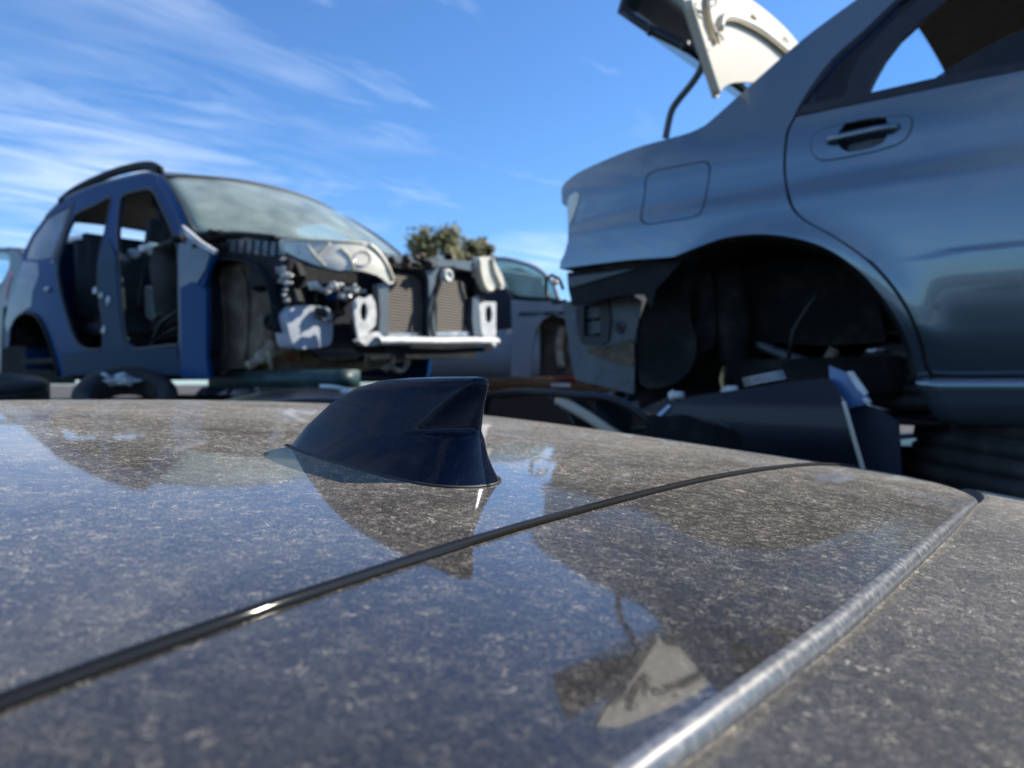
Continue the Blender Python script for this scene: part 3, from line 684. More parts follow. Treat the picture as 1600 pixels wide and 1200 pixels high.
loft('rear_window', across([(a, t+0.10, h-0.012) for a, t, h in cp], crown=0.03), 'gl_rear', sed, thick=0.004)
loft('parcel_shelf', [[SV.W(0.33-0.55*j/4, 0.1+(WS-0.2)*k/8, 0.60) for k in range(9)] for j in range(5)], 'dash', sed)
# inner edge of the C pillar turning over
loft('pillar_return', [[SV.W(a, t+d, h-e) for a, t, h in cp] for d, e in ((0.0, 0.0), (0.03, 0.003), (0.10, 0.016))], 'silver', sed)
loft('boot_gutter', [[SV.W(a, t+d, h-e) for a, t, h in rl[:i1+1]] for d, e in ((0.0, 0.0), (0.02, 0.001), (0.07, 0.012), (0.10, 0.06), (0.11, 0.3))], 'silver', sed)
# far flank (plain mirror of the near one, seen only from elsewhere)
far = [(q[0], q[2]) for q in (SV.side(p[0], p[1]) if len(p) == 2 else (p[1], 0, p[2]) for p in quarter)]
sheet('far_quarter_panel', far, lambda a, h, d: SV.W(a, WS-T_silver(a, h)-d, h), 'silver', sed, thick=0.004, step=0.04)
fard = [(q[0], q[2]) for q in (SV.side(p[0], p[1]) for p in door_o)]
sheet('far_door', fard, lambda a, h, d: SV.W(a, WS-T_silver(a, h)-d, h), 'silver', sed, thick=0.004, step=0.05)
# inner door skin, floor, seat
side_panel('door_inner', SV, [(1262, 186), (1720, 92), (1720, 590), (1470, 590), (1380, 470), (1250, 350)], 'darkpl', sed, t=0.10, thick=0.01)
side_panel('joint_backing', SV, [(1215, 190), (1236, 172), (1262, 140), (1275, 145), (1265, 190), (1262, 330), (1370, 400), (1428, 470), (1462, 570), (1720, 575), (1720, 600), (1447, 600), (1430, 540), (1395, 468), (1340, 408), (1280, 376), (1225, 340)], 'rubber', sed, dt=0.008, thick=0.004)
loft('floor_pan', [[SV.W(a, t, h) for t in (0.36, 0.5, 0.96, 1.12)] for a, h in ((-1.6, -0.01), (-0.35, -0.01), (-0.25, 0.13), (0.1, 0.16), (0.45, 0.16))], 'liner2', sed, thick=0.01)
mb = MB(); mb.box(SV.W(-0.12, 0.72, 0.36), (0.16, 1.15, 0.55), Matrix.Rotation(R(39), 3, 'Z')); mb.build('rear_seat', 'fabric', sed)
# sill
sp = [(0.590, 0.0), (0.596, -0.006), (0.602, -0.010), (0.62, -0.012), (0.64, -0.008), (0.655, 0.002), (0.665, 0.03)]
srow = []
q0 = SV.side(1432, 598)[0]; q1 = -1.5
for (hh, tt) in ((0.012, 0.018), (0.010, 0.004), (0.004, -0.004), (-0.004, -0.006), (-0.016, -0.002), (-0.040, -0.001), (-0.066, 0.006), (-0.082, 0.018), (-0.088, 0.032), (-0.090, 0.12), (0.0, 0.14)):
    srow.append([SV.W(q0-0.002-0.05*(1-(hh+0.09)/0.1)*(1-k/30)+(q1-q0)*k/30, tt, hh) for k in range(31)])
loft('sill', srow, 'silver', sed, thick=0.003)
# wheel arch: inner band, liner back wall, damper, arm
al = [SV.side(x, y) for x, y in ARCHs]
loft('wheel_arch', [[SV.W(a*(1-0.02*j)+0.001, t+d, h-0.004*j) for a, t, h in al] for j, d in enumerate((0.003, 0.012, 0.02, 0.16, 0.33))], 'liner2', sed, thick=0.003)
side_panel('inner_arch', SV, [(1000, 640), (985, 560), (1010, 480), (1060, 430), (1110, 380), (1180, 355), (1260, 372), (1320, 410), (1370, 470), (1385, 535), (1290, 540), (1200, 535), (1190, 560), (1165, 585), (1120, 580), (1090, 545), (1075, 545), (1065, 610)], 'liner2', sed, t=0.34, thick=0.006)
def roll(ax, pts, m, name, r, parent=sed, t=0.3, **k):
    mb = MB(); mb.tube([SV.W(*SV.side(x, y, t)) for x, y in pts], r, 16, **k); return mb.build(name, m, parent)
side_panel('arch_shield', SV, [(1000, 600), (993, 540), (1002, 490), (1022, 445), (1050, 415), (1075, 402), (1080, 440), (1078, 500), (1088, 530), (1082, 570), (1060, 596), (1030, 606)], 'liner2', sed, t=0.17, thick=0.010, sm=2)
side_panel('arch_rib', SV, [(1078, 400), (1105, 385), (1112, 430), (1118, 500), (1112, 545), (1090, 548), (1086, 515), (1094, 470)], 'liner2', sed, t=0.22, thick=0.02, sm=2)
roll(0, [(1140, 395), (1142, 440), (1145, 500), (1148, 560), (1150, 576)], 'liner2', 'damper_housing', [0.040, 0.046, 0.048, 0.042, 0.025], t=0.26)
roll(0, [(1280, 455), (1262, 480), (1240, 515), (1232, 560)], 'rubber', 'brake_hose', 0.006, t=0.2)
roll(0, [(1275, 575), (1240, 560), (1190, 540), (1182, 538)], 'silverdk', 'control_arm', [0.022, 0.016, 0.014, 0.01], t=0.28)
roll(0, [(1305, 545), (1290, 575), (1278, 590)], 'liner', 'trailing_link', [0.016, 0.020, 0.016], t=0.25)
roll(0, [(1132, 572), (1128, 592), (1130, 606), (1127, 618)], 'brass', 'brake_union', [0.006, 0.009, 0.006, 0.008], t=0.2)
mb = MB(); mb.box(SV.W(-0.05, 0.62, 0.02), (0.9, 0.5, 0.10), Matrix.Rotation(R(39), 3, 'Z')); mb.build('subframe', 'liner2', sed)
# tail: bumper mounts, inner rear corner
side_panel('bumper_rail', SV, [(876, 424), (960, 415), (1052, 404), (1060, 402), (1036, 428), (1014, 452), (1008, 480), (996, 458), (960, 460), (884, 476), (878, 450)], 'darkpl', sed, dt=0.035, thick=0.012)
tb = 0.16
qe = [SV.side(x, y) for x, y in cat([(876, 421), (930, 414), (1000, 406), (1053, 401)], 6)]
loft('added_shade_flange', [[SV.W(a, t+d, h+0.002) for a, t, h in qe] for d in (0.003, 0.03, 0.09)], 'darkpl', sed, thick=0.003)  # dark strip added under the panel edge to cover the bright rail rim
side_panel('dark_gap_filler', SV, [(1040, 540), (1110, 530), (1200, 535), (1300, 540), (1310, 600), (1240, 604), (1120, 612), (1040, 622)], 'liner2', sed, t=0.60, thick=0.25)  # dark slab added to hide the bright ground beyond the arch
side_panel('bumper_bracket', SV, [(878, 432), (985, 418), (930, 434), (884, 448)], 'silverdk', sed, dt=0.027, thick=0.006)
VENT = [(902, 470), (945, 464), (950, 500), (948, 530), (938, 534), (906, 532), (903, 500)]
side_panel('rear_corner_panel', SV, [(878, 472), (915, 468), (985, 458), (1002, 470), (998, 500), (988, 545), (992, 560), (990, 616), (950, 606), (900, 594), (893, 570), (886, 520)], 'silverdk', sed, t=tb, thick=0.006, holes=[VENT], label='grey inner panel with vent flap')
side_panel('vent_frame', SV, [(900, 468), (949, 461), (954, 500), (950, 533), (938, 540), (908, 537), (900, 500)], 'rubber', sed, t=tb-0.008, thick=0.008, holes=[[(912, 478), (937, 474), (938, 524), (912, 526)]])
side_panel('vent_flap', SV, [(911, 482), (938, 477), (938, 496), (911, 498)], 'silverdk', sed, t=tb+0.01)
side_panel('vent_flap', SV, [(911, 504), (938, 501), (938, 520), (911, 524)], 'silverdk', sed, t=tb+0.01)
side_panel('vent_backing', SV, [(900, 466), (952, 462), (952, 536), (900, 538)], 'darkpl', sed, t=tb+0.03)
mb = MB(); c = SV.W(*SV.side(967, 511, tb-0.004)); lathe(mb, c, (-SV.w.x, -SV.w.y, 0), [(0.0, 0.0), (0.010, 0.0), (0.011, 0.004), (0.017, 0.005), (0.020, 0.003), (0.021, -0.004)], 24); mb.build('round_plug', 'silverdk', sed)
mb = MB(); c = SV.W(*SV.side(967, 511, tb-0.012)); lathe(mb, c, (-SV.w.x, -SV.w.y, 0), [(0.0, 0.001), (0.009, 0.001), (0.0095, -0.003)], 20); mb.build('plug_centre', 'rubber', sed)
side_panel('gap_shadow_sheet', SV, [(915, 546), (950, 540), (985, 530), (990, 552), (985, 572), (940, 560)], 'liner', sed, t=tb-0.006, thick=0.006, sm=2)  # muddy brown sheet standing in for the shadow of a gap
mb = MB()
mb.tube([SV.W(*SV.side(x, y, 0.20)) for x, y in [(884, 470), (866, 474), (854, 462), (853, 436), (862, 430), (874, 436), (880, 452)]], 0.006, 8); mb.build('lamp_bracket', 'rubber', sed)
mb = MB(); mb.blob(SV.W(*SV.side(868, 441, 0.21)), 0.011, 3); mb.build('lamp_socket', 'whitem', sed)
loft('rear_valance', [[SV.W(0.70+0.02*math.sin(math.pi*k/10), 0.17+(WS-0.34)*k/10, h) for k in range(11)] for h in (0.52, 0.40, 0.25, 0.10, -0.01)], 'silverdk', sed, thick=0.004)
# boot lid standing open, dark underside, on a gooseneck hinge
TL = 0.30
lid = [SV.side(x, y, TL) for x, y in [(1088, 84), (1065, 69), (1040, 56), (1014, 44), (985, 26), (969, 17), (974, 2), (990, -30), (1010, -60)]]
lw = WS-2*TL+0.1
nr = 12
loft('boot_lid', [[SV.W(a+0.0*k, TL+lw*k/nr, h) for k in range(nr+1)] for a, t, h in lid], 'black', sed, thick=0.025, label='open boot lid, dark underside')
roll(0, [(1012, 40), (1016, 50), (1013, 56)], 'rubber', 'lid_stop', 0.008, t=TL)
roll(0, [(1072, 64), (1070, 74), (1066, 80)], 'rubber', 'lid_latch', [0.012, 0.016, 0.010], t=TL)
HG = cat([(1040, 216), (1044, 195), (1050, 172), (1062, 154), (1080, 132), (1092, 114), (1098, 98), (1096, 84), (1088, 60), (1078, 30), (1070, 10)], 4)
mb = MB(); mb.tube([SV.W(*SV.side(x, y, TL-0.05)) for x, y in HG], 0.0105, 10, sq=0.75); mb.build('boot_hinge', 'silverdk', sed)
side_panel('hinge_flange', SV, [(1067, 14), (1076, 8), (1100, 78), (1096, 90), (1088, 84)], 'bluegrey', sed, t=TL-0.035, thick=0.012)

# ------------------------------------------------------------------ 3. white lid standing behind the sedan's rear window
SP = 0.27
wb = thing('white_bonnet', 'yellowed white body panel with rust stained ribs standing up behind the steel blue saloon', 'car panel', SV.W(SP, 0.5, 0.45))
WO = cat([(1060, -45), (1073, 0), (1100, 86), (1118, 142)], 3)+cat([(1120, 150), (1124, 152), (1129, 140), (1140, 131), (1160, 128), (1185, 130), (1230, 140), (1262, 130), (1262, 82), (1250, 66), (1232, 46), (1205, 22), (1178, 2), (1140, -22), (1100, -45)], 3)
face_panel('outer_skin', SV, WO, SP, 'cream', wb, thick=0.012, bow=0.03, step=0.03)
def fline(pts, r, m, name, parent=wb, a=SP-0.004, sq=1.0):
    mb = MB(); mb.tube([SV.W(*SV.face(x, y, a)) for x, y in cat(pts, 4)], r, 8, sq=sq); return mb.build(name, m, parent)
fline([(1075, 0), (1101, 84), (1121, 146)], 0.012, 'cream', 'edge_rib')
fline([(1106, -5), (1108, 30), (1120, 60), (1122, 66)], 0.009, 'cream', 'inner_rib')
fline([(1262, 86), (1236, 84), (1205, 60), (1180, 42), (1150, 29), (1130, 28), (1124, 45)], 0.013, 'cream', 'cross_rib')
fline([(1258, 92), (1236, 88), (1207, 65), (1180, 47), (1150, 33), (1131, 32)], 0.0035, 'stain', 'rust_stain', a=SP-0.011)
fline([(1105, 8), (1109, 38), (1114, 58), (1124, 68)], 0.003, 'stain', 'rust_stain', a=SP-0.016)
for pts in ([(1087, 5), (1086, 12), (1091, 16), (1098, 18), (1098, 26), (1094, 28), (1089, 21)], [(1101, -6), (1102, 8), (1110, 10), (1118, 7), (1118, -1), (1110, -2), (1111, -8)], [(1119, 52), (1126, 55), (1130, 63)]):
    fline(pts, 0.0026, 'marks', 'dark_mark', a=SP-0.012)
for cx, cy in ((1179, 27), (1228, 62)):
    fline([(cx-3, cy-4), (cx, cy), (cx+3, cy+4)], 0.0035, 'stain', 'slot', a=SP-0.004)

# ------------------------------------------------------------------ 4. blue compact SUV stripped of its doors and front end
def T_blue(s, h):
    t = 0.0
    if h > 0.66: t = (h-0.66)*0.34
    t += 0.02*((h-0.35)/0.35)**2 if h < 0.66 else 0.0156
    x = max(0, s-1.5); t += x*x*0.06
    return t
BL = Frame(-1.53, 3.6, 51.0, T_blue)
WB = 1.46
suv = thing('blue_suv', 'blue compact SUV with no doors, wings or bumper, its hazy headlamp and radiators exposed', 'car', BL.W(0.6, 0.7, 0.0))
QG = [(38, 404), (44, 385), (52, 368), (72, 342), (92, 330), (110, 322), (104, 342), (96, 362), (86, 388), (80, 402), (60, 406)]
FD = [(190, 307), (210, 299), (230, 295), (240, 300), (250, 320), (262, 345), (273, 373), (278, 397), (279, 460), (280, 534), (268, 540), (230, 544), (207, 545), (196, 530), (190, 480), (187, 440), (183, 373), (185, 335)]
RD = [(118, 335), (133, 327), (155, 317), (173, 307), (170, 330), (163, 365), (156, 395), (153, 440), (157, 480), (161, 507), (162, 543), (143, 547), (128, 544), (116, 530), (103, 493), (92, 450), (89, 413), (96, 387), (106, 358)]
bs = [(253, 281), (268, 314), (283, 349), (292, 362), (312, 378), (334, 398), (326, 420), (318, 450), (322, 500), (322, 575), (322, 592), (283, 588), (193, 584), (103, 588), (95, 590), (88, 570), (83, 550), (72, 517), (64, 502), (57, 494), (43, 489), (33, 493), (24, 502), (19, 520), (14, 540), (6, 545), (7, 500), (12, 480), (20, 455), (28, 430), (33, 410), (37, 393), (50, 367), (70, 340), (90, 321), (100, 312), (125, 300), (150, 290), (200, 277), (233, 271), (247, 274)]
side_panel('body_side', BL, bs, 'blue', suv, holes=[FD, RD, QG], thick=0.02, step=0.04)
bl2 = lambda pp: [(q[0], q[2]) for q in (BL.side(p[0], p[1]) for p in pp)]
sheet('far_body_side', bl2(bs), lambda a, h, d: BL.W(a, WB-T_blue(a, h)-d, h), 'blue', suv, thick=0.02, holes=[bl2(FD), bl2(RD), bl2(QG)], step=0.06)
side_panel('quarter_window', BL, QG, 'gl_side', suv, dt=0.006)
side_panel('window_trim', BL, [(116, 316), (108, 345), (97, 380), (86, 408), (80, 405), (88, 385), (98, 358), (110, 322)], 'rubber', suv, dt=-0.004)
# door aperture seals and pillar details
for H, nm in ((FD, 'door_seal'), (RD, 'door_seal')):
    q = [BL.side(x, y) for x, y in cat(H, 2, True)]; mb = MB(); mb.tube([BL.W(a, t+0.008, h) for a, t, h in q+q[:1]], 0.012, 8); mb.build(nm, 'rubber', suv)
side_panel('front_hinge_pillar', BL, [(284, 354), (296, 366), (312, 380), (330, 398), (322, 422), (304, 452), (298, 500), (296, 566), (283, 566), (281, 460), (280, 395)], 'bluegrey', suv, dt=-0.006, thick=0.005)
side_panel('pillar_panel', BL, [(156, 400), (170, 372), (182, 400), (184, 440), (188, 490), (194, 530), (206, 552), (160, 552), (162, 505), (156, 460)], 'bluedust', suv, dt=-0.005, thick=0.005, sm=1)
side_panel('rocker_panel', BL, [(100, 552), (160, 550), (280, 543), (282, 560), (322, 572), (321, 590), (283, 586), (193, 582), (104, 586)], 'bluedust', suv, dt=-0.012, thick=0.012)
side_panel('rear_wing_reflection', BL, [(30, 492), (22, 500), (12, 520), (8, 505), (13, 480), (21, 455), (29, 430), (36, 408), (60, 410), (62, 430), (52, 455), (50, 478), (38, 486)], 'bluegrey', suv, dt=-0.003, thick=0.003, sm=1)  # paler overlay: the wing's reflection put into its colour
side_panel('tail_lamp', BL, [(18, 426), (20, 432), (15, 448), (11, 468), (8, 466), (12, 445)], 'red', suv, dt=-0.010, thick=0.008)
qa = [BL.side(x, y) for x, y in cat([(18, 540), (20, 515), (26, 500), (35, 492), (45, 489), (58, 494), (68, 508), (77, 530), (84, 552), (94, 586)], 3)]
mb = MB(); mb.tube([BL.W(a, t-0.004, h) for a, t, h in qa], 0.012, 8); mb.build('arch_trim', 'darkpl', suv)
loft('rear_wheel_arch', [[BL.W(a, t+d, h) for a, t, h in qa] for d in (0.0, 0.1, 0.3)], 'liner2', suv, thick=0.004)
side_panel('rear_inner_arch', BL, [(0, 600), (5, 480), (50, 470), (100, 520), (118, 600)], 'liner2', suv, t=0.32)
for x, y in ((77, 452), (83, 410)):
    mb = MB(); mb.blob(BL.W(*BL.side(x, y)), (0.025, 0.02, 0.016) if x == 77 else 0.010, x, 0.3); mb.build('door_striker', 'steel', suv)
for x, y in ((160, 462), (165, 517), (152, 455), (171, 470)):
    mb = MB(); mb.blob(BL.W(*BL.side(x, y)), (0.02, 0.014, 0.022), x, 0.4); mb.build('door_hinge', 'steel', suv)
# roof rail
rr = cat([(92, 318), (110, 303), (140, 287), (180, 271), (215, 263), (235, 263), (248, 270)], 4)
q = [BL.side(x, y) for x, y in rr]; mb = MB(); mb.tube([BL.W(a, t+0.01, h+0.012) for a, t, h in q], 0.027, 10, sq=0.7); mb.build('roof_rail', 'darkpl', suv)
mb = MB(); mb.tube([BL.W(a, WB-t-0.05, h+0.0) for a, t, h in q], 0.020, 10, sq=0.7); mb.build('roof_rail', 'darkpl', suv)
# roof skin
rt = [BL.side(x, y) for x, y in cat([(253, 279), (233, 271), (200, 277), (150, 290), (100, 312), (70, 340)], 3)]
def b_across(pts, n=18, crown=0.05, fwd=0.0):
    return [[BL.W(a-fwd*(4*k/n*(1-k/n)), t+(WB-2*t)*k/n, h+crown*(4*k/n*(1-k/n))**0.75) for k in range(n+1)] for a, t, h in pts]
rows = b_across(rt); rows[0] = b_across(rt[:1], fwd=0.10)[0]
loft('roof', rows, 'bluegrey', suv, thick=0.02)
loft('roof_lining', b_across([(a, t+0.02, h-0.03) for a, t, h in rt], crown=0.04), 'lining', suv)
# windscreen
top = rows[0]
bot = []
b0 = BL.side(300, 366); 
for k in range(19):
    x = k/18; bot.append(BL.W(b0[0]-0.20*(4*x*(1-x)), 0.03+(WB-0.06)*x, b0[2]+0.02*x+0.01*(4*x*(1-x))))
def wsrow(k, off=0.0, bulge=0.03):
    return [t.lerp(b, k)+Vector((0, 0, bulge*4*k*(1-k)))*1.0+Vector((BL.e.x, BL.e.y, 0))*(-0.01+off) for t, b in zip(top, bot)]
loft('windscreen', [wsrow(j/10) for j in range(11)], 'gl_ws', suv, thick=0.005)
ring = wsrow(0, -0.004)+[wsrow(j/10, -0.004)[-1] for j in range(11)]+wsrow(1, -0.004)[::-1]+[wsrow(j/10, -0.004)[0] for j in range(10, -1, -1)]
mb = MB(); mb.tube(ring, 0.013, 8); mb.build('windscreen_seal', 'rubber', suv)
for kk, nm in ((0, 'a_pillar'), (-1, 'a_pillar')):
    mb = MB(); mb.tube([wsrow(j/10, 0.02)[kk]+Vector((0, 0, -0.01)) for j in range(11)], 0.028, 10); mb.build('windscreen_pillar', 'blue', suv)
mb = MB(); m_ = wsrow(0.30, 0.10)[10]; mb.box(m_, (0.20, 0.04, 0.06), Matrix.Rotation(R(51), 3, 'Z'), ch=0.3); mb.build('rear_view_mirror', 'dash', suv)
r1 = wsrow(0.18, 0.012); r2 = wsrow(0.62, 0.012)
loft('sun_strip_sticker', [[r1[12], r1[13]], [wsrow(0.4, 0.012)[11]*0.5+wsrow(0.4, 0.012)[12]*0.5, wsrow(0.4, 0.012)[13]], [r2[11]*0.4+r2[12]*0.6, r2[13]*0.6+r2[14]*0.4]], 'lens', suv, thick=0.002)
# dashboard, steering wheel, floor, seats
db = [[b+Vector((BL.e.x, BL.e.y, 0))*d+Vector((0, 0, z)) for b in bot] for d, z in ((0.02, -0.03), (0.15, 0.0), (0.38, -0.02), (0.42, -0.10), (0.36, -0.35))]
loft('dashboard', db, 'dash', suv, thick=0.01)
mb = MB(); c0 = BL.W(b0[0]+0.42, 0.40, b0[2]-0.06); ax1 = Vector((BL.w.x, BL.w.y, 0)); ax2 = Vector((BL.e.x*0.35, BL.e.y*0.35, 0.93))
mb.tube([c0+(ax1*math.cos(2*math.pi*i/28)+ax2*math.sin(2*math.pi*i/28))*0.18 for i in range(29)], 0.014, 8); mb.tube([c0-ax1*0.17, c0+ax1*0.17], 0.018, 8); mb.build('steering_wheel', 'dash', suv)
fl = BL.side(200, 575)[2]
loft('floor_pan', [[BL.W(a, 0.04+(WB-0.08)*k/6, fl+0.06) for k in range(7)] for a in (-0.1, 0.6, 1.3, 2.2)], 'liner2', suv, thick=0.03)
def seat(a, t, hh, sc=1.0):
    mb = MB(); rot = Matrix.Rotation(R(51+90), 3, 'Z')
    lean = Matrix.Rotation(R(51), 3, 'Z')
    E3 = Vector((BL.e.x, BL.e.y, 0)); W3 = Vector((BL.w.x, BL.w.y, 0)); U = Vector((0, 0, 1))
    def sbox(c, du, dw, dh, tilt):
        rt_ = Matrix.Rotation(tilt, 3, W3) @ Matrix((( E3.x, W3.x, 0), (E3.y, W3.y, 0), (0, 0, 1)))
        m2 = MB(); m2.box(c, (du, dw, dh), rt_, ch=0.32); return m2
    base = BL.W(a, t, hh)
    s1 = sbox(base+U*0.10-E3*0.12, 0.50, 0.48, 0.16, R(-6)); root = s1.build('seat_cushion', 'fabric', suv)
    s2 = sbox(base+U*0.43+E3*0.18, 0.15, 0.46, 0.58, R(14)); s2.build('seat_backrest', 'fabric', suv)
    s3 = sbox(base+U*0.83+E3*0.27, 0.10, 0.27, 0.19, R(10)); s3.build('headrest', 'fabric', suv)
sh = fl+0.14
seat(0.62, 0.42, sh+0.02); seat(0.62, 1.05, sh+0.02)
mb = MB(); E3 = Vector((BL.e.x, BL.e.y, 0)); rt_ = Matrix(((BL.e.x, BL.w.x, 0), (BL.e.y, BL.w.y, 0), (0, 0, 1)))
mb.box(BL.W(1.25, 0.73, sh+0.10), (0.5, 1.2, 0.18), rt_, ch=0.3); mb.box(BL.W(1.55, 0.73, sh+0.42), (0.16, 1.2, 0.56), rt_, ch=0.3); mb.build('rear_seat', 'fabric', suv)
side_panel('seat_side_trim', BL, [(226, 448), (236, 450), (243, 470), (246, 490), (238, 500), (228, 494), (226, 470)], 'greyfab', suv, t=0.12, thick=0.03, sm=2)
for x, y, rx in ((240, 390, 0.075), (193, 405, 0.03), (212, 396, 0.03), (262, 396, 0.03)):
    mb = MB(); mb.blob(BL.W(*BL.side(x, y, 0.16)), (rx, 0.03, 0.028), x, 0.5); mb.build('loose_padding', 'whitem', suv)
mb = MB(); mb.tube([BL.W(*BL.side(x, y, 0.1)) for x, y in cat([(240, 530), (252, 505), (270, 492), (280, 486)], 4)], 0.012, 8); mb.tube([BL.W(*BL.side(x, y, 0.14)) for x, y in cat([(236, 538), (262, 520), (278, 512)], 4)], 0.010, 8); mb.build('wiring_loom', 'rubber', suv)
# rear end
loft('tail_panel', [[BL.W(max(a for a, t, h in rt)+0.02+dx, 0.16+(WB-0.32)*k/8, h) for k in range(9)] for dx, h in ((-0.1, 0.95), (0.15, 0.66), (0.2, 0.45), (0.2, 0.1))], 'blue', suv, thick=0.01)
# --- engine bay and front
SR_ = -0.92
def SPn(name, pts, m, t, **k): return side_panel(name, BL, pts, m, suv, t=t, **k)
def FPn(name, pts, m, a, **k): return face_panel(name, BL, pts, a, m, suv, **k)
SPn('wheel_liner', [(302, 446), (318, 430), (342, 417), (379, 410), (405, 415), (425, 426), (440, 447), (449, 484), (453, 521), (440, 536), (425, 545), (394, 571), (360, 577), (326, 577), (322, 520), (322, 466)], 'liner', 0.12, thick=0.02, sm=2, step=0.03)
q = [BL.side(x, y, 0.12) for x, y in cat([(304, 446), (320, 428), (345, 415), (380, 408), (408, 413), (428, 424), (444, 447), (452, 484), (456, 521)], 3)]
loft('liner_lip', [[BL.W(a, t, h) for a, t, h in [(a, tt, h) for a, _t, h in q]] for tt in (0.14, 0.08, 0.03)], 'darkpl', suv, thick=0.008)
for pts, r in (([(345, 430), (350, 480), (352, 560)], 0.010), ([(380, 425), (388, 470), (384, 560)], 0.013), ([(418, 440), (430, 480), (426, 530)], 0.012)):
    mb = MB(); mb.tube([BL.W(*BL.side(x, y, 0.115)) for x, y in cat(pts, 4)], r, 8); mb.build('liner_rib', 'liner', suv)
mb = MB(); lathe(mb, BL.W(*BL.side(424, 503, 0.11)), (-BL.w.x, -BL.w.y, 0), [(0.0, 0.01), (0.02, 0.01), (0.022, 0.02), (0.034, 0.02), (0.036, 0.0)], 20); mb.build('fog_socket', 'darkpl', suv)
SPn('hinge_pillar_lower', [(281, 450), (300, 440), (322, 452), (322, 560), (326, 592), (283, 590)], 'blue', -0.01, thick=0.02)
SPn('inner_wing_rail', [(296, 366), (318, 376), (345, 392), (405, 398), (440, 402), (448, 420), (425, 424), (380, 408), (342, 412), (318, 424), (306, 440), (300, 420)], 'darkpl', 0.10, thick=0.05, sm=1)
SPn('strut_apron', [(352, 376), (366, 374), (440, 373), (446, 398), (400, 401), (356, 397)], 'bluegrey', 0.14, thick=0.02)
for i in range(7):
    x = 358+i*12.5; mb = MB(); mb.tube([BL.W(*BL.side(x, 376, 0.137)), BL.W(*BL.side(x-2, 399, 0.137))], 0.005, 6); mb.build('apron_rib', 'navy', suv)
# cowl: loose wipers, scuttle
for i in range(16):
    mb = MB(); p = bot[int(i*1.05)]; mb.blob(p+Vector((random.uniform(-.03, .03), random.uniform(-.12, -.03), random.uniform(-.07, -.03))), (random.uniform(.03, .06), random.uniform(.03, .05), random.uniform(.012, .028)), i, 0.5, 2)
    mb.build('scuttle_piece', 'darkpl', suv)
mb = MB(); mb.tube([BL.W(*BL.side(x, y, 0.12)) for x, y in cat([(306, 366), (322, 372), (340, 368), (365, 366), (395, 368), (430, 372)], 4)], 0.014, 8); mb.tube([bot[i]+Vector((0.0, -0.05, -0.015)) for i in range(2, 17)], 0.012, 8); mb.build('wiper_linkage', 'darkpl', suv)
mb = MB(); mb.blob(BL.W(*BL.side(338, 371, 0.12)), (0.05, 0.04, 0.035), 4, 0.5); mb.build('wiper_motor', 'darkpl', suv)
SPn('windscreen_rail', [(284, 352), (296, 362), (312, 376), (336, 391), (334, 397), (308, 383), (290, 368)], 'whitem', -0.004, thick=0.014)
# near headlamp: a hazed lens wrapping round the corner on its own slanted plane
HA = BL.side(440, 385, 0.03); HB = BL.face(605, 410, -0.93)
HF = Frame(0, 0); pa = BL.W(HA[0], HA[1], 0); pb = BL.W(HB[0], HB[1], 0)
dirv = Vector((pa.x-pb.x, pa.y-pb.y)); HF.o = Vector((pb.x, pb.y)); HF.e = dirv.normalized(); HF.w = Vector((-HF.e.y, HF.e.x)); 
if HF.w.y < 0: HF.w = -HF.w
hl = dirv.length
HF.T = lambda s, h: -0.09*(1-((s-hl*0.5)/(hl*0.62))**2) + 0.25*max(0, h-0.50)
lamp = side_panel('headlamp', HF, [(437, 380), (441, 374), (470, 373), (530, 375), (574, 379), (586, 388), (600, 404), (612, 425), (616, 440), (608, 444), (596, 434), (570, 425), (545, 426), (515, 420), (485, 412), (460, 402), (443, 395)], 'lens', suv, sm=2, thick=0.012, step=0.02)
HFi = HF
def hline(pts, r, m, nm):
    q = [HF.side(x, y) for x, y in cat(pts, 4)]; mb = MB(); mb.tube([HF.W(a, t-0.003, h) for a, t, h in q], r, 8, sq=0.6); return mb.build(nm, m, lamp)
hline([(576, 382), (590, 394), (604, 414), (614, 438)], 0.011, 'lensrim', 'lamp_edge')
hline([(438, 378), (440, 388), (446, 397)], 0.006, 'lensrim', 'lamp_edge')
hline([(445, 395), (470, 407), (500, 418), (530, 424), (560, 424), (590, 432)], 0.004, 'darkpl', 'lamp_gasket')
hline([(467, 382), (464, 388), (467, 396)], 0.006, 'chrome', 'reflector_rib')
hline([(480, 384), (492, 400), (508, 416)], 0.006, 'lensrim', 'reflector_rib')
hline([(516, 380), (504, 392), (496, 402)], 0.004, 'lensrim', 'reflector_rib')
hline([(532, 388), (546, 402), (552, 420)], 0.006, 'lensrim', 'reflector_rib')
hline(ell(566, 404, 13, 11, 12)+[(579, 404)], 0.003, 'chrome', 'bulb_bowl')
hline([(442, 376), (480, 375), (530, 377), (572, 381)], 0.004, 'lensrim', 'lamp_edge')
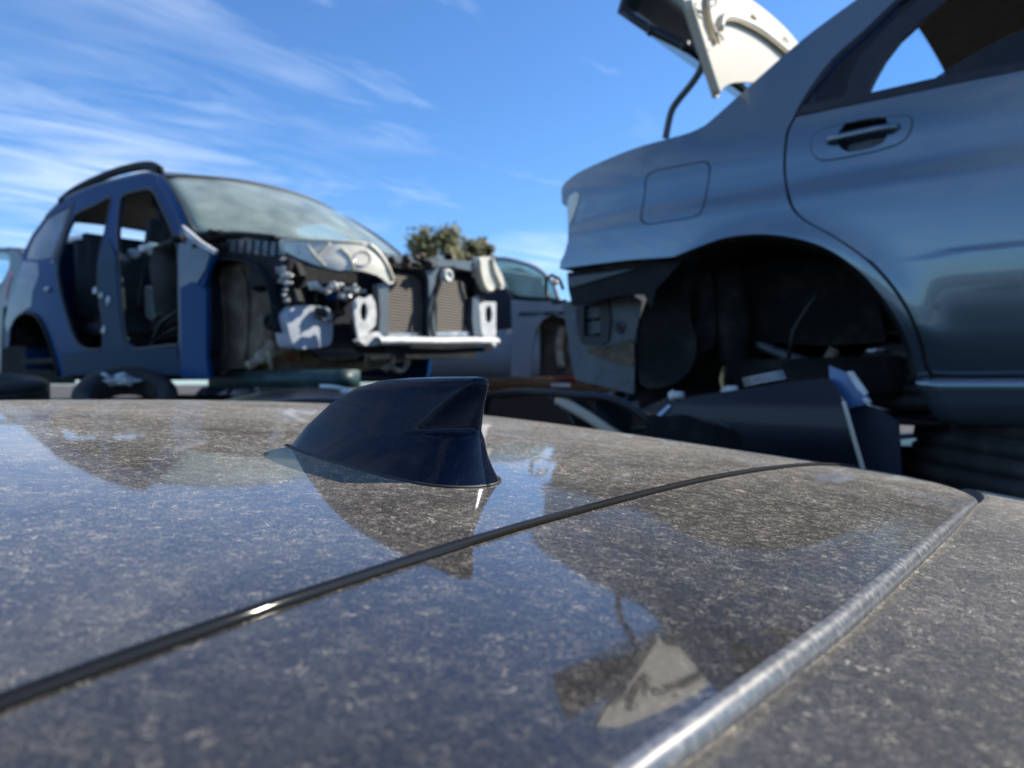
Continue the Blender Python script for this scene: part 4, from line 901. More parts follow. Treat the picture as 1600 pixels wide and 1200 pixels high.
# below the lamp
FPn('lamp_bracket', [(452, 405), (478, 416), (520, 424), (570, 430), (602, 436), (604, 452), (560, 448), (520, 442), (490, 444), (470, 450), (452, 440)], 'darkpl', -0.72, thick=0.30)  # bracket's extra depth added to block sun from the washer tank
FPn('inner_panel', [(444, 430), (470, 446), (520, 440), (600, 446), (604, 540), (556, 560), (500, 560), (450, 520)], 'navy', -0.52, thick=0.02)
SPn('front_apron', [(447, 400), (462, 410), (470, 430), (460, 450), (466, 470), (455, 486), (448, 460), (440, 440)], 'darkpl', 0.10, thick=0.03, sm=1)
for i, (x, y, r) in enumerate([(443, 422, .018), (446, 429, .014), (452, 431, .012), (441, 438, .012), (450, 443, .012), (442, 405, .007), (446, 453, .007), (443, 461, .007), (492, 447, .018), (505, 453, .012), (522, 448, .020), (512, 457, .010), (536, 464, .020), (545, 452, .012), (553, 453, .018), (566, 455, .012), (449, 470, .008)]):
    mb = MB(); p = BL.side(x, y, 0.06) if x < 460 else BL.face(x, y, -0.80); mb.blob(BL.W(*p), (r*1.3, r, r*0.8), i, 0.6); mb.build('torn_bracket', 'whitem' if i % 3 else 'steel', suv)
rnd = random.Random(21)
for i in range(14):
    x0 = rnd.uniform(452, 600); y0 = rnd.uniform(440, 480); pts = [(x0, y0), (x0+rnd.uniform(-18, 18), y0+rnd.uniform(8, 25)), (x0+rnd.uniform(-25, 25), y0+rnd.uniform(25, 50)), (x0+rnd.uniform(-30, 30), y0+rnd.uniform(45, 75))]
    mb = MB(); mb.tube([BL.W(*BL.face(min(606, max(446, x)), y, -0.62-0.01*(i % 5))) for x, y in cat(pts, 4)], rnd.uniform(0.004, 0.010), 8); mb.build('wiring_loom', ('rubber', 'darkpl', 'rubber', 'liner')[i % 4], suv)
for i in range(16):
    x0 = rnd.uniform(446, 604); y0 = rnd.uniform(438, 480)
    mb = MB(); mb.box(BL.W(*BL.face(x0, y0, -0.66)), (rnd.uniform(.02, .06), rnd.uniform(.02, .07), rnd.uniform(.02, .06)), Matrix.Rotation(rnd.uniform(0, 3), 3, 'Z') @ Matrix.Rotation(rnd.uniform(-.6, .6), 3, 'X'), ch=0.15); mb.build('connector', ('darkpl', 'liner', 'darkpl', 'blue')[i % 4], suv)
for i in range(12):
    x0 = rnd.uniform(610, 740); y0 = rnd.uniform(398, 414)
    mb = MB(); mb.box(BL.W(*BL.face(x0, y0, SR_-0.0)), (rnd.uniform(.02, .05), rnd.uniform(.02, .05), rnd.uniform(.012, .035)), Matrix.Rotation(rnd.uniform(0, 3), 3, 'Z'), ch=0.2); mb.build('clip', ('darkpl', 'liner', 'rubber')[i % 3], suv)
tank = FPn('washer_tank', [(449, 500), (450, 490), (458, 481), (466, 477), (495, 478), (514, 481), (520, 495), (521, 520), (518, 536), (510, 541), (490, 544), (468, 545), (458, 540), (453, 522)], 'tank', -0.72, sm=2, thick=0.10, bow=0.25, step=0.02)
mb = MB(); mb.tube([BL.W(*BL.face(501, 492, -0.745)), BL.W(*BL.face(503, 484, -0.745))], [0.028, 0.026], 14); mb.build('washer_pump', 'rubber', tank)
mb = MB(); mb.tube([BL.W(*BL.face(x, y, -0.735)) for x, y in cat([(494, 495), (505, 500), (520, 502)], 4)], 0.004, 6); mb.build('washer_hose', 'rubber', tank)
mb = MB(); mb.tube([BL.W(*BL.face(x, y, -0.5)) for x, y in cat([(388, 572), (408, 560), (428, 545), (450, 532)], 4)], [0.02]*4+[0.035]*4+[0.045]*5, 12); mb.build('drive_shaft', 'tan', suv)
FPn('gearbox', [(470, 548), (500, 545), (520, 520), (548, 505), (553, 540), (560, 562), (540, 573), (500, 578), (470, 565)], 'tan', -0.35, sm=1, thick=0.2)
FPn('sump_guard', [(430, 560), (500, 572), (590, 562), (620, 570), (560, 582), (440, 582)], 'liner', -0.45, thick=0.3)
mb = MB(); mb.tube([BL.W(*BL.face(x, y, -0.62)) for x, y in [(419, 548), (421, 560), (424, 578)]], 0.009, 8); mb.build('link_rod', 'tan', suv)
mb = MB(); mb.tube([BL.W(*BL.face(x, y, -0.70)) for x, y in [(572, 550), (572, 560), (571, 573)]], 0.008, 8); mb.build('link_rod', 'tan', suv)
# front bulkhead, radiators and crossmember
SR = -0.86
FPn('lamp_panel_bracket', [(554, 470), (560, 464), (572, 466), (580, 461), (586, 472), (588, 490), (587, 508), (578, 517), (566, 529), (561, 531), (557, 512), (554, 490)], 'whitem', SR, sm=1, thick=0.012, holes=[ell(569, 487, 6.0, 14.5)])
FPn('lamp_panel_bracket', [(748, 475), (760, 471), (775, 472), (775, 500), (775, 532), (757, 532), (752, 515), (749, 495)], 'whitem', SR, sm=1, thick=0.012, holes=[ell(764, 491, 5.5, 14.0)])
FPn('radiator_post', [(591, 444), (608, 441), (607, 470), (606, 500), (608, 524), (592, 524), (594, 490)], 'bluegrey', SR, thick=0.04)
FPn('radiator_post', [(739, 465), (748, 462), (751, 500), (754, 524), (741, 525), (738, 500)], 'bluegrey', SR, thick=0.03)
FPn('radiator', [(606, 424), (625, 426), (645, 430), (657, 440), (659, 480), (659, 520), (606, 521)], 'cond', SR+0.03, thick=0.03)
FPn('radiator', [(683, 432), (700, 434), (720, 438), (729, 446), (728, 485), (725, 519), (682, 519)], 'cond', SR+0.03, thick=0.03)
FPn('radiator_frame', [(598, 402), (745, 412), (752, 530), (600, 530)], 'darkpl', SR+0.075, thick=0.03)
FPn('radiator_tank', [(606, 521), (659, 520), (659, 526), (606, 527)], 'steel', SR+0.02, thick=0.03)
FPn('radiator_tank', [(682, 519), (740, 518), (740, 525), (682, 525)], 'steel', SR+0.02, thick=0.03)
FPn('bonnet_slam_panel', [(594, 402), (605, 396), (640, 400), (662, 403), (700, 404), (740, 409), (748, 416), (740, 424), (705, 417), (664, 416), (630, 411), (600, 410)], 'bluegrey', SR-0.01, sm=1, thick=0.05)
FPn('centre_stay', [(664, 420), (672, 414), (683, 414), (686, 420), (681, 432), (678, 470), (681, 525), (674, 534), (671, 525), (671, 470), (670, 436)], 'bluegrey', SR-0.015, thick=0.02)
mb = MB(); mb.tube([BL.W(*BL.face(x, y, SR-0.03)) for x, y in cat([(690, 440), (684, 455), (677, 478), (674, 500), (676, 520), (684, 537)], 4)], 0.008, 8); mb.build('bonnet_cable', 'rubber', suv)
mb = MB(); lathe(mb, BL.W(*BL.face(697, 431, SR-0.02)), (-BL.e.x, -BL.e.y, 0), [(0.0, 0.012), (0.015, 0.012), (0.017, 0.02), (0.030, 0.02), (0.033, 0.01), (0.033, -0.01)], 24); mb.build('horn', 'whitem', suv)
mb = MB(); mb.blob(BL.W(*BL.face(672, 415, SR-0.03)), (0.022, 0.022, 0.018), 1, 0.4); mb.build('bonnet_catch', 'rubber', suv)
cm = [[BL.W(SR-0.03-dx-0.02*math.sin(math.pi*k/20), t, h+dh) for k, (t, h) in enumerate([(lambda q: (q[1], q[2]))(BL.face(585+9.3*i, 534-1.5*math.sin(i*0.5)*0.3, SR-0.03)) for i in range(21)])] for dx, dh in ((0.0, 0.022), (0.03, 0.02), (0.045, 0.004), (0.04, -0.012), (0.0, -0.016), (-0.03, 0.0), (0.0, 0.022))]
loft('front_crossmember', cm, 'whitem', suv)
FPn('crossmember_end', [(560, 532), (575, 524), (590, 518), (597, 524), (600, 537), (590, 540), (572, 540)], 'whitem', SR-0.03, sm=1, thick=0.04)
FPn('lower_valance', [(560, 541), (600, 543), (700, 545), (768, 541), (770, 549), (700, 553), (620, 554), (575, 550)], 'liner2', SR, thick=0.06)
mb = MB(); mb.blob(BL.W(*BL.face(765, 539, SR-0.05)), (0.03, 0.03, 0.022), 8, 0.3); mb.build('tow_eye', 'whitem', suv)
mb = MB(); mb.blob(BL.W(*BL.face(594, 556, SR+0.05)), (0.05, 0.045, 0.026), 2, 0.2); mb.blob(BL.W(*BL.face(604, 575, SR+0.03)), (0.022, 0.02, 0.015), 5, 0.3); mb.build('engine_mount', 'tan', suv)
mb = MB(); mb.tube([BL.W(*BL.face(x, y, SR+0.03)) for x, y in cat([(614, 556), (612, 572), (618, 578), (630, 578), (638, 562)], 4)], 0.012, 8); mb.build('tow_hook', 'tan', suv)
FPn('far_wing_inner', [(745, 415), (756, 420), (760, 455), (757, 475), (748, 470), (740, 455)], 'darkpl', SR+0.02, thick=0.25)
hr = FPn('headlamp', [(748, 406), (752, 401), (766, 402), (775, 412), (784, 428), (788, 444), (786, 452), (776, 448), (768, 454), (760, 452), (753, 438), (750, 420)], 'lens', SR-0.02, sm=2, thick=0.06)
mb = MB(); mb.tube([BL.W(*BL.face(x, y, SR-0.028)) for x, y in cat([(748, 404), (750, 425), (755, 444), (762, 454), (770, 453)], 4)], 0.012, 8, sq=0.6); mb.tube([BL.W(*BL.face(x, y, SR-0.025)) for x, y in cat([(768, 404), (770, 420), (776, 436), (782, 448)], 4)], 0.014, 8, sq=0.6); mb.build('lamp_edge', 'lensrim', hr)
FPn('engine', [(600, 412), (745, 420), (745, 560), (600, 560)], 'darkpl', -0.55, thick=0.3)
FPn('bulkhead', [(330, 380), (650, 400), (700, 560), (330, 590)], 'navy', -0.10, thick=0.02)

# ------------------------------------------------------------------ generic parked cars (behind and underneath)
def parked_car(name, label, catg, fr, s0, t0, zb, L=4.1, Wd=1.62, Hh=1.42, m='navy', glass='gl_dark', wheels=True, nose=-1, group=None, interior=True):
    """s0..s0+L along the row; nose=-1: front at small s. zb = height of the tyres' foot (world)."""
    root = thing(name, label, catg, fr.W(s0+L/2, t0+Wd/2, zb-CZ), group)
    X = lambda k: (s0+L*k if nose < 0 else s0+L*(1-k))
    def P(k, q, z): 
        # q in -1..1 across
        return fr.W(X(k), t0+Wd/2+q*Wd/2, zb-CZ+z)
    H = Hh
    st = [(0.0, 0.42, 0.70, 0.86), (0.03, 0.50, 0.66, 0.95), (0.12, 0.56, 0.62, 0.99), (0.27, 0.62, 0.58, 1.0), (0.45, 0.64, 0.56, 1.0), (0.7, 0.66, 0.56, 1.0), (0.86, 0.68, 0.58, 0.99), (0.96, 0.66, 0.62, 0.95), (1.0, 0.58, 0.66, 0.88)]
    rows = []
    for k, hb, _, wq in st:
        hb = hb*H; row = []
        for q, z in ((0.90, 0.20), (0.97, 0.26), (1.0, hb*0.55), (0.99, hb*0.80), (0.95, hb*0.97), (0.86, hb+0.01), (0.4, hb+0.035), (0, hb+0.045)):
            row.append((q*wq, z))
        full = [P(k, q, z) for q, z in row]+[P(k, -q, z) for q, z in row[::-1][1:]]
        rows.append(full)
    b = loft('body', rows, m, root); n = len(rows[0])
    me = b.data; bm = bmesh.new(); bm.from_mesh(me); bm.verts.ensure_lookup_table()
    bm.faces.new([bm.verts[i] for i in range(n)]); bm.faces.new([bm.verts[(len(rows)-1)*n+i] for i in range(n)][::-1]); bm.to_mesh(me); bm.free()
    gh = [(0.24, 0.60, 0.90), (0.42, 0.985, 0.74), (0.50, 1.0, 0.74), (0.70, 0.995, 0.73), (0.82, 0.95, 0.72), (0.97, 0.64, 0.86)]
    def gpt(i, q, dz=0.0, shr=1.0):
        k, z, wq = gh[i]; return P(k, q*wq*shr, z*H+dz)
    # roof
    qs = [-1, -0.6, -0.2, 0.2, 0.6, 1]
    loft('roof', [[gpt(i, q, 0.015*(1-q*q)) for q in qs] for i in (1, 2, 3, 4)], m, root, thick=0.012)
    loft('windscreen', [[gpt(0, q), ][0:1]+[] for q in qs] and [[gpt(0, q) for q in qs], [gpt(1, q) for q in qs]], glass, root, thick=0.006)
    loft('rear_window', [[gpt(5, q) for q in qs], [gpt(4, q) for q in qs]], glass, root, thick=0.006)
    for sg in (-1, 1):
        lo = [P(0.27, sg*0.90, 0.62*H), P(0.45, sg*0.90, 0.64*H), P(0.62, sg*0.90, 0.65*H), P(0.78, sg*0.90, 0.67*H), P(0.95, sg*0.87, 0.65*H)]
        hi = [gpt(1, sg).lerp(gpt(0, sg), 0.8), gpt(1, sg).lerp(gpt(2, sg), 0.4), gpt(2, sg).lerp(gpt(3, sg), 0.55), gpt(3, sg).lerp(gpt(4, sg), 0.6), gpt(4, sg).lerp(gpt(5, sg), 0.85)]
        loft('side_window', [lo, hi], glass, root, thick=0.006)
        mb = MB()
        mb.tube([gpt(0, sg), gpt(1, sg), gpt(2, sg), gpt(3, sg), gpt(4, sg), gpt(5, sg)], 0.032, 8)
        mb.tube([P(0.60, sg*0.92, 0.64*H), gpt(2, sg).lerp(gpt(3, sg), 0.5)], 0.030, 8); mb.tube([P(0.80, sg*0.90, 0.66*H), gpt(3, sg).lerp(gpt(4, sg), 0.7)], 0.030, 8)
        mb.build('pillars', m, root)
    for sg in (-1, 1):
        mb = MB(); mb.blob(P(0.015, sg*0.66, 0.44*H), (0.11, 0.11, 0.07), 1, 0.05); mb.build('headlamp', 'lens', root)
    if wheels:
        for k in (0.19, 0.80):
            for sg in (-1, 1): wheel(P(k, sg*0.90, 0.29), (fr.w.x*sg, fr.w.y*sg, 0), root, 0.29, 0.18)
    if interior:
        mb = MB(); mb.box(P(0.55, 0.4, 0.72*H), (0.15, 0.45, 0.5), Matrix.Rotation(R(141), 3, 'Z'), ch=0.3); mb.box(P(0.55, -0.4, 0.72*H), (0.15, 0.45, 0.5), Matrix.Rotation(R(141), 3, 'Z'), ch=0.3); mb.build('seats', 'fabric', root)
    return root

# ------------------------------------------------------------------ 5. grey car with missing wing, between the SUV and the saloon
def T_g(s, h): return 0.0 if h < 0.62 else (h-0.62)*0.4
GF = Frame(0.0, 5.3, 51.0, T_g)
gc = thing('grey_hatchback', 'grey hatchback with its front wing missing and hazy windscreen, behind the saloon tail', 'car', GF.W(0.4, 0.7, 0))
side_panel('windscreen', GF, [(772, 405), (790, 406), (812, 411), (835, 419), (852, 432), (865, 448), (870, 469), (830, 468), (803, 464), (792, 446), (780, 424)], 'gl_pale', gc, t=0.35, thick=0.006, sm=1)
side_panel('cabin', GF, [(780, 420), (810, 418), (840, 432), (862, 466), (800, 466)], 'dash', gc, t=1.1, thick=0.02)
mb = MB(); mb.tube([GF.W(*GF.side(x, y, 0.33)) for x, y in cat([(770, 404), (792, 405), (812, 410), (836, 418), (853, 431), (866, 447), (872, 469)], 3)], 0.016, 8); mb.build('windscreen_pillar', 'greyp', gc)
mb = MB(); mb.tube([GF.W(*GF.side(x, y, 0.30)) for x, y in cat([(796, 458), (808, 466), (840, 469), (874, 471)], 3)], 0.022, 8); mb.build('scuttle', 'darkpl', gc)
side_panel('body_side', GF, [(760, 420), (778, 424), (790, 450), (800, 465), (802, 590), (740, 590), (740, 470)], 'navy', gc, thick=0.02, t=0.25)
side_panel('inner_wing', GF, [(798, 468), (840, 471), (905, 470), (925, 480), (920, 520), (888, 498), (862, 492), (846, 500), (834, 522), (829, 550), (828, 590), (798, 590), (800, 520)], 'greyp', gc, t=0.20, thick=0.02)
side_panel('wheel_liner', GF, [(826, 592), (828, 545), (836, 515), (850, 498), (870, 492), (900, 505), (915, 560), (915, 600)], 'liner', gc, t=0.32, thick=0.01)
mb = MB(); mb.tube([GF.W(*GF.side(x, y, 0.28)) for x, y in cat([(880, 510), (874, 540), (878, 575)], 3)], 0.03, 10); mb.build('strut', 'tan', gc)
loft('bonnet_frame', [[GF.W(a, t, h) for t in (0.2, 0.6, 1.0, 1.4)] for a, h in ((0.1, 0.50), (-0.4, 0.48), (-0.8, 0.42))], 'darkpl', gc, thick=0.03)
loft('roof', [[GF.W(a, t, h) for t in (0.3, 0.6, 0.9, 1.25)] for a, h in ((0.55, 0.90), (1.0, 0.95), (1.8, 0.92))], 'greyp', gc, thick=0.02)
loft('floor_pan', [[GF.W(a, t, h) for t in (0.2, 0.6, 1.0, 1.4)] for a, h in ((-0.7, 0.05), (0.4, 0.03), (2.4, 0.03))], 'liner2', gc, thick=0.03)
for t_ in (0.25, 1.4):
    loft('sill', [[GF.W(a, t_, h) for a in (-0.05, 0.5, 1.2, 2.4)] for h in (0.02, 0.40)], 'greyp', gc, thick=0.03)

# ------------------------------------------------------------------ 6. car beyond the SUV's tail, white car seen through its doorways
def T_l(s, h): return 0.0
LF = Frame(-2.55, 5.0, 51.0, T_l)
lc = thing('pale_estate_car', 'pale blue grey car tail cut off by the left edge, behind the blue SUV', 'car', LF.W(1.1, 0.7, 0))
side_panel('rear_side', LF, [(-70, 396), (0, 389), (14, 386), (28, 388), (36, 396), (44, 420), (44, 560), (-70, 575)], 'bluegrey', lc, t=0.0, thick=0.02, holes=[[(-60, 402), (0, 393), (12, 394), (16, 402), (13, 420), (7, 434), (1, 442), (-60, 446)]])
side_panel('side_window', LF, [(-60, 404), (4, 395), (12, 397), (15, 404), (6, 436), (-60, 446)], 'gl_clear', lc, t=0.02)
loft('roof', [[LF.W(a, t, h) for t in (0.0, 0.4, 0.9, 1.3)] for a, h in [(LF.side(x, y, 0)[0], LF.side(x, y, 0)[2]) for x, y in ((-70, 396), (0, 389), (28, 389), (40, 408))]], 'bluegrey', lc, thick=0.02)
loft('floor_pan', [[LF.W(a, t, 0.05) for t in (0.0, 0.6, 1.3)] for a in (0.6, 1.2, 2.6)], 'liner2', lc, thick=0.03)
HI = 1.40
BK = Frame(-3.3, 5.9, 51.0, T_l)
wv = parked_car('white_van', 'white van seen through the open doorways of the blue SUV', 'van', BK, -0.9, 0.2, HI, L=4.2, Wd=1.7, Hh=1.42, m='whitep', glass='gl_dark', wheels=False)

# ------------------------------------------------------------------ 7. the lower tier the raised cars stand on
parked_car('black_saloon', 'black saloon under the blue SUV, only its roof line showing', 'car', BL, -0.9, -0.55, 0.0, L=4.0, Wd=1.6, Hh=1.40, m='black')
parked_car('dark_green_hatchback', 'dark hatchback under the grey hatchback', 'car', GF, -1.2, -0.1, 0.0, L=4.0, Wd=1.6, Hh=1.42, m='navy')
low = parked_car('navy_saloon', 'navy saloon under the right hand steel blue saloon', 'car', SV, -2.9, 0.30, 0.0, L=4.0, Wd=1.3, Hh=1.30, m='navy', wheels=True)
FR = Frame(1.0, 8.6, 51.0, T_0 if 'T_0' in globals() else None)
for i, (s0, t0, m, lb) in enumerate([(-3.6, 0.0, 'black', 'black'), (0.9, 0.1, 'navy', 'navy'), (-1.2, 2.4, 'greyp', 'grey'), (5.4, 0.0, 'black', 'dark')]):
    parked_car('parked_car', ('far black car seen through the saloon wheel arch', 'far navy car low behind the grey hatchback', 'grey car far behind the radiators at ground level', 'dark car at ground level far behind the blue SUV')[i], 'car', FR, s0, t0, 0.0, L=4.3, Wd=1.7, Hh=1.50, m=m, group='cars on the ground in the rows behind')
# beams and sleepers carrying the upper cars
def beam(name, label, fr, a0, a1, t, h, dh, dt, m, cat_='beam', group=None):
    rt_ = Matrix(((fr.e.x, fr.w.x, 0), (fr.e.y, fr.w.y, 0), (0, 0, 1)))
    c = fr.W((a0+a1)/2, t, h); mb = MB(); mb.box(Vector((0, 0, 0)), (abs(a1-a0), dt, dh), rt_, ch=0.08)
    o = mb.build(name, m); o.location = c
    md = None
    return tag(o, label, cat_, group)
q0 = BL.side(334, 596, 0.15); q1 = BL.side(470, 596, 0.15)
beam('steel_beam', 'dark green steel beam under the front of the blue SUV', BL, -0.95, 0.05, 0.20, 0.022, 0.075, 0.12, 'rack')
beam('timber_sleeper', 'brown timber sleeper below the radiators, beside the fin', GF, -1.1, 0.55, -0.35, 0.002, 0.085, 0.12, 'wood')
rb = GF.side(896, 592, -0.40)
beam('red_panel', 'red painted strip of bodywork at the end of the brown timber', GF, rb[0]-0.12, rb[0]+0.10, -0.42, rb[2]+0.002, 0.022, 0.10, 'red', 'car panel')
rt2 = GF.side(883, 602, -0.42)
beam('white_strip', 'short white strip under the red panel', GF, rt2[0]-0.06, rt2[0]+0.06, -0.46, rt2[2], 0.022, 0.04, 'whitem', 'strip')
# tyre at far left
c = Vector((-2.60, 3.75, CZ-0.055)); tyre('loose_tyre', c, (0.05, -0.1, 1), 0.30, 0.17, 'sunlit tyre lying flat at the left edge below the SUV', m='tyre', grp=None)
tyre('loose_tyre', (-1.78, 3.55, CZ-0.09), (0.25, -0.55, 0.8), 0.22, 0.14, 'dark tyre leaning under the rear doorway of the blue SUV')
# pale crumpled sheets under the suv sill
mb = MB()
for x, y, r in ((172, 592, .05), (186, 596, .04), (160, 590, .03)): mb.blob(Vector(((x-800)/FPX*3.6, 3.6, CZ-(y-600)/FPX*3.6)), (r*1.6, r, r*0.45), x, 0.6)
o = mb.build('crumpled_sheet', 'whitem'); tag(o, 'pale crumpled sheet wedged under the blue SUV sill', 'debris')
# car with curved light trim near the fin's nose
tr = thing('grey_coupe', 'dark coupe roof with a pale trim line, low down left of the fin', 'car', (-0.62, 2.6, 0))
def at(px, py, D): return Vector(((px-800)/FPX*D, D, CZ-(py-600)/FPX*D))
loft('roof', [[at(300+22*i, 640-math.sin(min(1, i/11)*math.pi*0.62)*(32-j*0)+j*4, 2.6+0.3*(1-j)) for i in range(13)] for j in range(0, 6)], 'black', tr, thick=0.01)
mb = MB(); mb.tube([at(x, y, 2.55) for x, y in cat([(500, 604), (522, 605), (540, 609), (560, 617), (580, 630)], 4)], 0.007, 8); mb.build('roof_trim', 'whitem', tr)
mb = MB(); mb.blob(at(538, 617, 2.5), (0.02, 0.02, 0.012), 3, 0.3); mb.build('trim_clip', 'whitem', tr)
loft('body_side', [[at(300+22*i, y, 2.62) for i in range(13)] for y in (640, 900, 1150)], 'black', tr, thick=0.02)
# --- car with a pale-edged windscreen, right of the fin
def T_0(s, h): return 0.0
K1 = Frame(0.35, 3.0, 51.0, T_0)
k1 = thing('dark_hatchback', 'dark car low down behind the fin, its windscreen edged by a pale pillar', 'car', K1.W(0.3, 0.6, -1.5))
def KP(name, pts, m, t, **k): return side_panel(name, K1, pts, m, k1, t=t, **k)
KP('windscreen', [(764, 640), (768, 622), (800, 616), (850, 618), (872, 626), (890, 650), (908, 690), (760, 690)], 'gl_dark', 0.1, sm=1)
KP('cabin', [(740, 612), (960, 618), (1000, 700), (740, 700)], 'darkpl', 0.5)
mb = MB(); mb.tube([K1.W(*K1.side(x, y, 0.06)) for x, y in cat([(868, 627), (882, 630), (900, 640), (925, 655), (955, 676), (980, 690)], 4)], [0.012]*3+[0.022]*18, 10, sq=0.5); mb.build('windscreen_pillar', 'cream', k1)
mb = MB(); mb.tube([K1.W(*K1.side(x, y, 0.05)) for x, y in cat([(760, 618), (800, 613), (850, 614), (900, 618), (950, 622), (990, 640), (1030, 672)], 4)], 0.016, 10, sq=0.8); mb.build('roof_edge', 'black', k1)
KP('side_window', [(915, 625), (950, 624), (985, 640), (1020, 668), (1030, 690), (975, 690), (940, 660)], 'gl_dark', 0.06)
KP('body_side', [(740, 690), (1100, 690), (1100, 1050), (740, 1050)], 'black', 0.05)
# --- pale blue bonnet
K2 = Frame(0.55, 2.35, 51.0, T_0)
k2 = thing('pale_blue_car', 'pale sky blue car wing peeping over the dusty roof edge, right of the fin', 'car', K2.W(0, 0.4, -1.5))
rows = []
LBT = cat([(1004, 680), (1030, 672), (1060, 668), (1090, 669), (1104, 676), (1122, 688), (1140, 704)], 3)
q = [K2.side(x, y, 0.0) for x, y in LBT]
rows = [[K2.W(a, 0.0+d, h-e) for a, t, h in q] for d, e in ((0.30, -0.012), (0.15, -0.004), (0.05, 0.0), (0.0, 0.010), (-0.04, 0.035), (-0.07, 0.09), (-0.08, 0.3), (-0.08, 0.7))]
loft('wing', rows, 'ltblue', k2)
mb = MB(); mb.tube([K2.W(*K2.side(x, y, -0.02)) for x, y in cat([(1090, 694), (1108, 690), (1126, 697)], 4)], 0.005, 8); mb.build('lamp_trim', 'darkpl', k2)
mb = MB()
for i, (x, y) in enumerate([(1138, 678), (1146, 684), (1142, 690), (1150, 694)]): mb.blob(K2.W(*K2.side(x, y, 0.02)), (0.018, 0.014, 0.010), i, 0.6)
mb.build('lamp_remains', 'tan', k2)
# --- black front wing and door under the saloon
K3 = Frame(0.62, 1.86, 51.0, T_0)
def T_k3(s, h): return 0.10*((h+0.13)/0.2)**2*0.35+0.10*max(0, h+0.05)*3 + 0.12*(s-0.05)**2
K3.T = T_k3
k3 = thing('black_hatchback', 'glossy black car body lying under the wheel arch of the steel blue saloon', 'car', K3.W(0, 0.5, -1.5))
side_panel('wing', K3, [(1028, 650), (1040, 634), (1080, 620), (1140, 611), (1200, 602), (1240, 596), (1290, 591), (1304, 600), (1314, 622), (1325, 656), (1340, 700), (1352, 735), (1360, 780), (1150, 780), (1156, 700), (1160, 682), (1146, 672), (1110, 662), (1070, 648)], 'black', k3, sm=2, thick=0.006, step=0.02)
side_panel('wing_inner', K3, [(1010, 650), (1060, 640), (1300, 606), (1330, 780), (1010, 780)], 'darkpl', k3, t=0.16)
side_panel('panel_edge', K3, [(1028, 648), (1046, 632), (1050, 634), (1034, 650)], 'ltblue', k3, dt=-0.006)
mb = MB(); mb.tube([K3.W(*(lambda p: (p[0], p[1]-0.004, p[2]))(K3.side(x, y))) for x, y in cat([(1319, 628), (1326, 652), (1336, 688), (1346, 722), (1356, 760)], 4)], 0.0065, 8, sq=0.6); mb.build('door_edge', 'cream', k3)
mb = MB(); mb.tube([K3.W(*(lambda p: (p[0], p[1]-0.001, p[2]))(K3.side(x, y))) for x, y in cat([(1034, 642), (1070, 646), (1110, 655), (1140, 668)], 4)], 0.0022, 6); mb.build('panel_crease', 'silverdk', k3)
loft('roof', [[K3.W(a, 0.22+t, h) for t in (0, 0.4, 0.8, 1.2)] for a, h in ((-0.6, -0.10), (0.1, -0.08), (0.5, -0.14))], 'black', k3, thick=0.02)
side_panel('body_side', K3, [(1150, 778), (1360, 778), (1360, 1100), (1100, 1100)], 'black', k3, t=0.12, thick=0.02)
# --- blue wing fragment
side = thing('blue_wing_fragment', 'bright blue torn wing with white edge beside the black body under the arch', 'car panel', K3.W(-0.3, 0.15, -0.1))
def BP(name, pts, m, t, **k): return side_panel(name, K3, pts, m, side, t=t, **k)
BP('panel', [(1295, 571), (1322, 582), (1340, 598), (1356, 620), (1362, 630), (1340, 634), (1322, 640), (1316, 622), (1305, 604), (1296, 590)], 'midblue', 0.07, sm=1, thick=0.01)
BP('lower_panel', [(1322, 638), (1352, 632), (1378, 640), (1404, 660), (1412, 800), (1362, 800), (1340, 700)], 'navy', 0.10, sm=0, thick=0.01)
BP('bright_edge', [(1323, 581), (1332, 580), (1346, 600), (1356, 614), (1350, 618), (1338, 606)], 'whitem', 0.05, sm=1, thick=0.008)
BP('bright_edge', [(1346, 622), (1354, 621), (1361, 628), (1352, 630)], 'whitem', 0.05, sm=1, thick=0.008)
# --- small bright debris lying on the black body
for i, (nm, lb, pts, m, r) in enumerate([
    ('aluminium_strip', 'bundle of pale metal strips lying on the black body under the arch', [(1162, 598), (1190, 592), (1226, 585)], 'steel', 0.009),
    ('broken_clip', 'small white broken fitting on the black body, near its left end', [(1052, 618), (1068, 617)], 'whitem', 0.012),
    ('plastic_cap', 'small white cap below the brass union', [(1136, 610), (1152, 608)], 'whitem', 0.012)]):
    mb = MB(); c = K3.W(*K3.side(pts[0][0], pts[0][1], 0.10))
    P3 = [K3.W(*K3.side(x, y, 0.10)) for x, y in pts]
    if i == 0:
        for dz in (-0.008, 0.0, 0.008): mb.tube([p+Vector((0, 0.01*dz/0.008, dz)) for p in P3], 0.004, 6)
    else:
        mb.tube(P3, [r, r*0.8], 10); mb.blob(P3[0], (r, r, r*0.9), i, 0.5)
    o = mb.build(nm, m); tag(o, lb, 'debris')
# steel blob standing in for bright reflections of debris at the arch front
mb = MB(); mb.blob(SV.W(*SV.side(1370, 548, 0.2)), (0.022, 0.02, 0.006), 1, 0.4); o = mb.build('reflection_blob', 'steel'); tag(o, 'bluish metal piece standing in for a bright reflection at the front edge of the saloon wheel arch', 'debris')
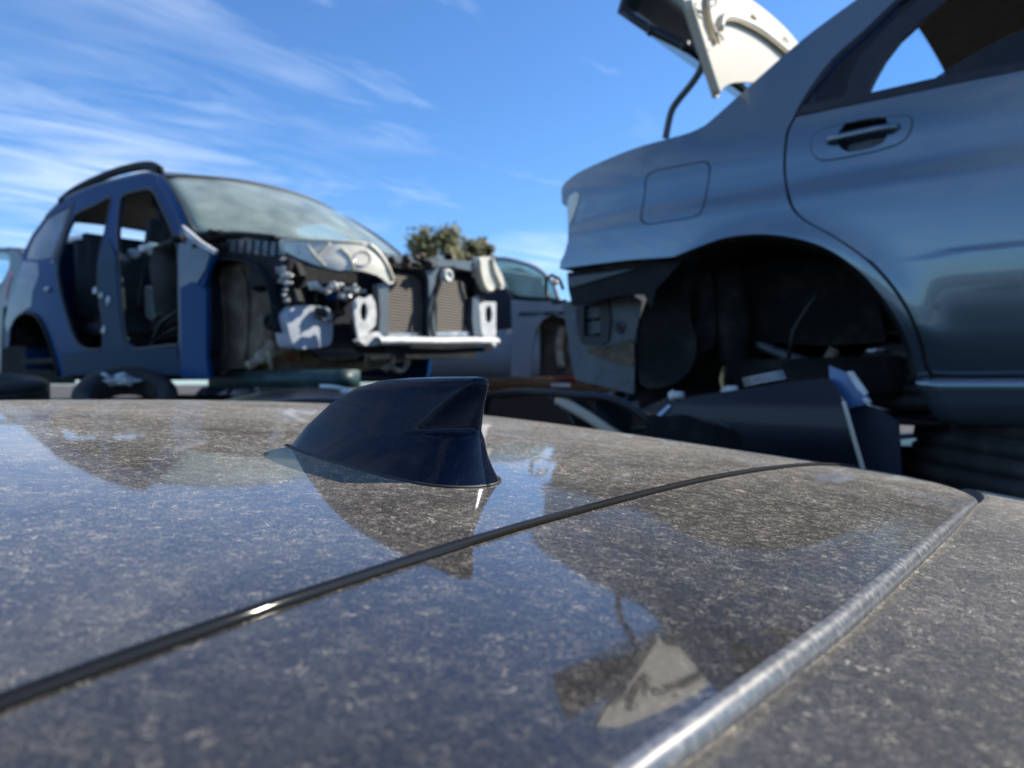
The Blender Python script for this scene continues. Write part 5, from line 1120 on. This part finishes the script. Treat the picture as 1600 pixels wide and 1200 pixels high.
# --- tyres stacked beneath the saloon door
tyre('truck_tyre', (1.47, 1.86, CZ-0.215), (0.10, -0.04, 1), 0.45, 0.27, 'large dark tyre lying flat below the saloon sill at the right edge')
tyre('car_tyre', (1.285, 2.02, CZ+0.01), (0.03, -0.03, 1), 0.335, 0.17, 'black tyre lying flat above the large one, inside the saloon arch')
mb = MB(); mb.box(Vector((1.45, 2.0, CZ-0.93)), (0.9, 0.9, 1.10), Matrix.Rotation(R(39), 3, 'Z'), ch=0.03); o = mb.build('steel_crate', 'rack'); tag(o, 'dark steel crate under the tyres below the saloon', 'crate')

# ------------------------------------------------------------------ 8. trees far behind
def tree(name, label, x, y, base_h, crown_c, crown_r, n, seed, leaf=0.16):
    rnd = random.Random(seed); t = thing(name, label, 'tree', (x, y, 0), 'trees beyond the yard')
    mb = MB(); top = Vector((x, y, crown_c+crown_r[2]*0.3))
    mb.tube([Vector((x, y, -0.1)), Vector((x+0.1, y, base_h*0.5)), Vector((x-0.05, y, base_h)), top], [0.26, 0.2, 0.15, 0.05], 10)
    mb.build('trunk', 'bark', t)
    clumps = []; v = []; f = []
    br = MB()
    for i in range(26):
        a = rnd.uniform(0, 2*math.pi); el = rnd.uniform(-0.5, 1.0); rr = rnd.uniform(0.5, 1.0)
        c = Vector((x+crown_r[0]*rr*math.cos(a)*math.cos(el), y+crown_r[1]*rr*math.sin(a)*math.cos(el), crown_c+crown_r[2]*rr*math.sin(el)))
        clumps.append((c, rnd.uniform(0.25, 0.48)*min(crown_r)))
        br.tube([Vector((x, y, base_h)), Vector((x, y, base_h)).lerp(c, 0.5)+Vector((0, 0, 0.2)), c], [0.07, 0.045, 0.015], 6)
    br.build('branches', 'bark', t)
    for i in range(n):
        c, r = rnd.choice(clumps)
        d = Vector((rnd.gauss(0, 1), rnd.gauss(0, 1), rnd.gauss(0, 1))).normalized()*r*rnd.uniform(0.2, 1.1)
        p = c+d; u = Vector((rnd.gauss(0, 1), rnd.gauss(0, 1), rnd.gauss(0, 1))).normalized(); w_ = u.orthogonal().normalized(); s = leaf*rnd.uniform(0.5, 1.2)
        b = len(v); v += [p-u*s, p+w_*s*0.5, p+u*s, p-w_*s*0.5]; f.append((b, b+1, b+2, b+3))
    obj('crown', v, f, 'leaf', t, smooth=False)
    return t
D = 42.0
tree('oak_tree', 'olive green tree behind the radiators, the larger of the pair', (684-800)/FPX*D, D, 4.5, 7.75, (2.0, 1.9, 2.2), 5600, 3)
tree('oak_tree', 'smaller olive tree behind the right headlamp of the blue SUV', (744-800)/FPX*D, D+1.5, 4.0, 8.2, (0.95, 1.2, 2.0), 3200, 5)
tree('oak_tree', 'spindly tree top just above the tip of the near headlamp', (604-800)/FPX*D, D+4, 5.0, 8.0, (0.25, 0.3, 0.9), 500, 9, 0.13)
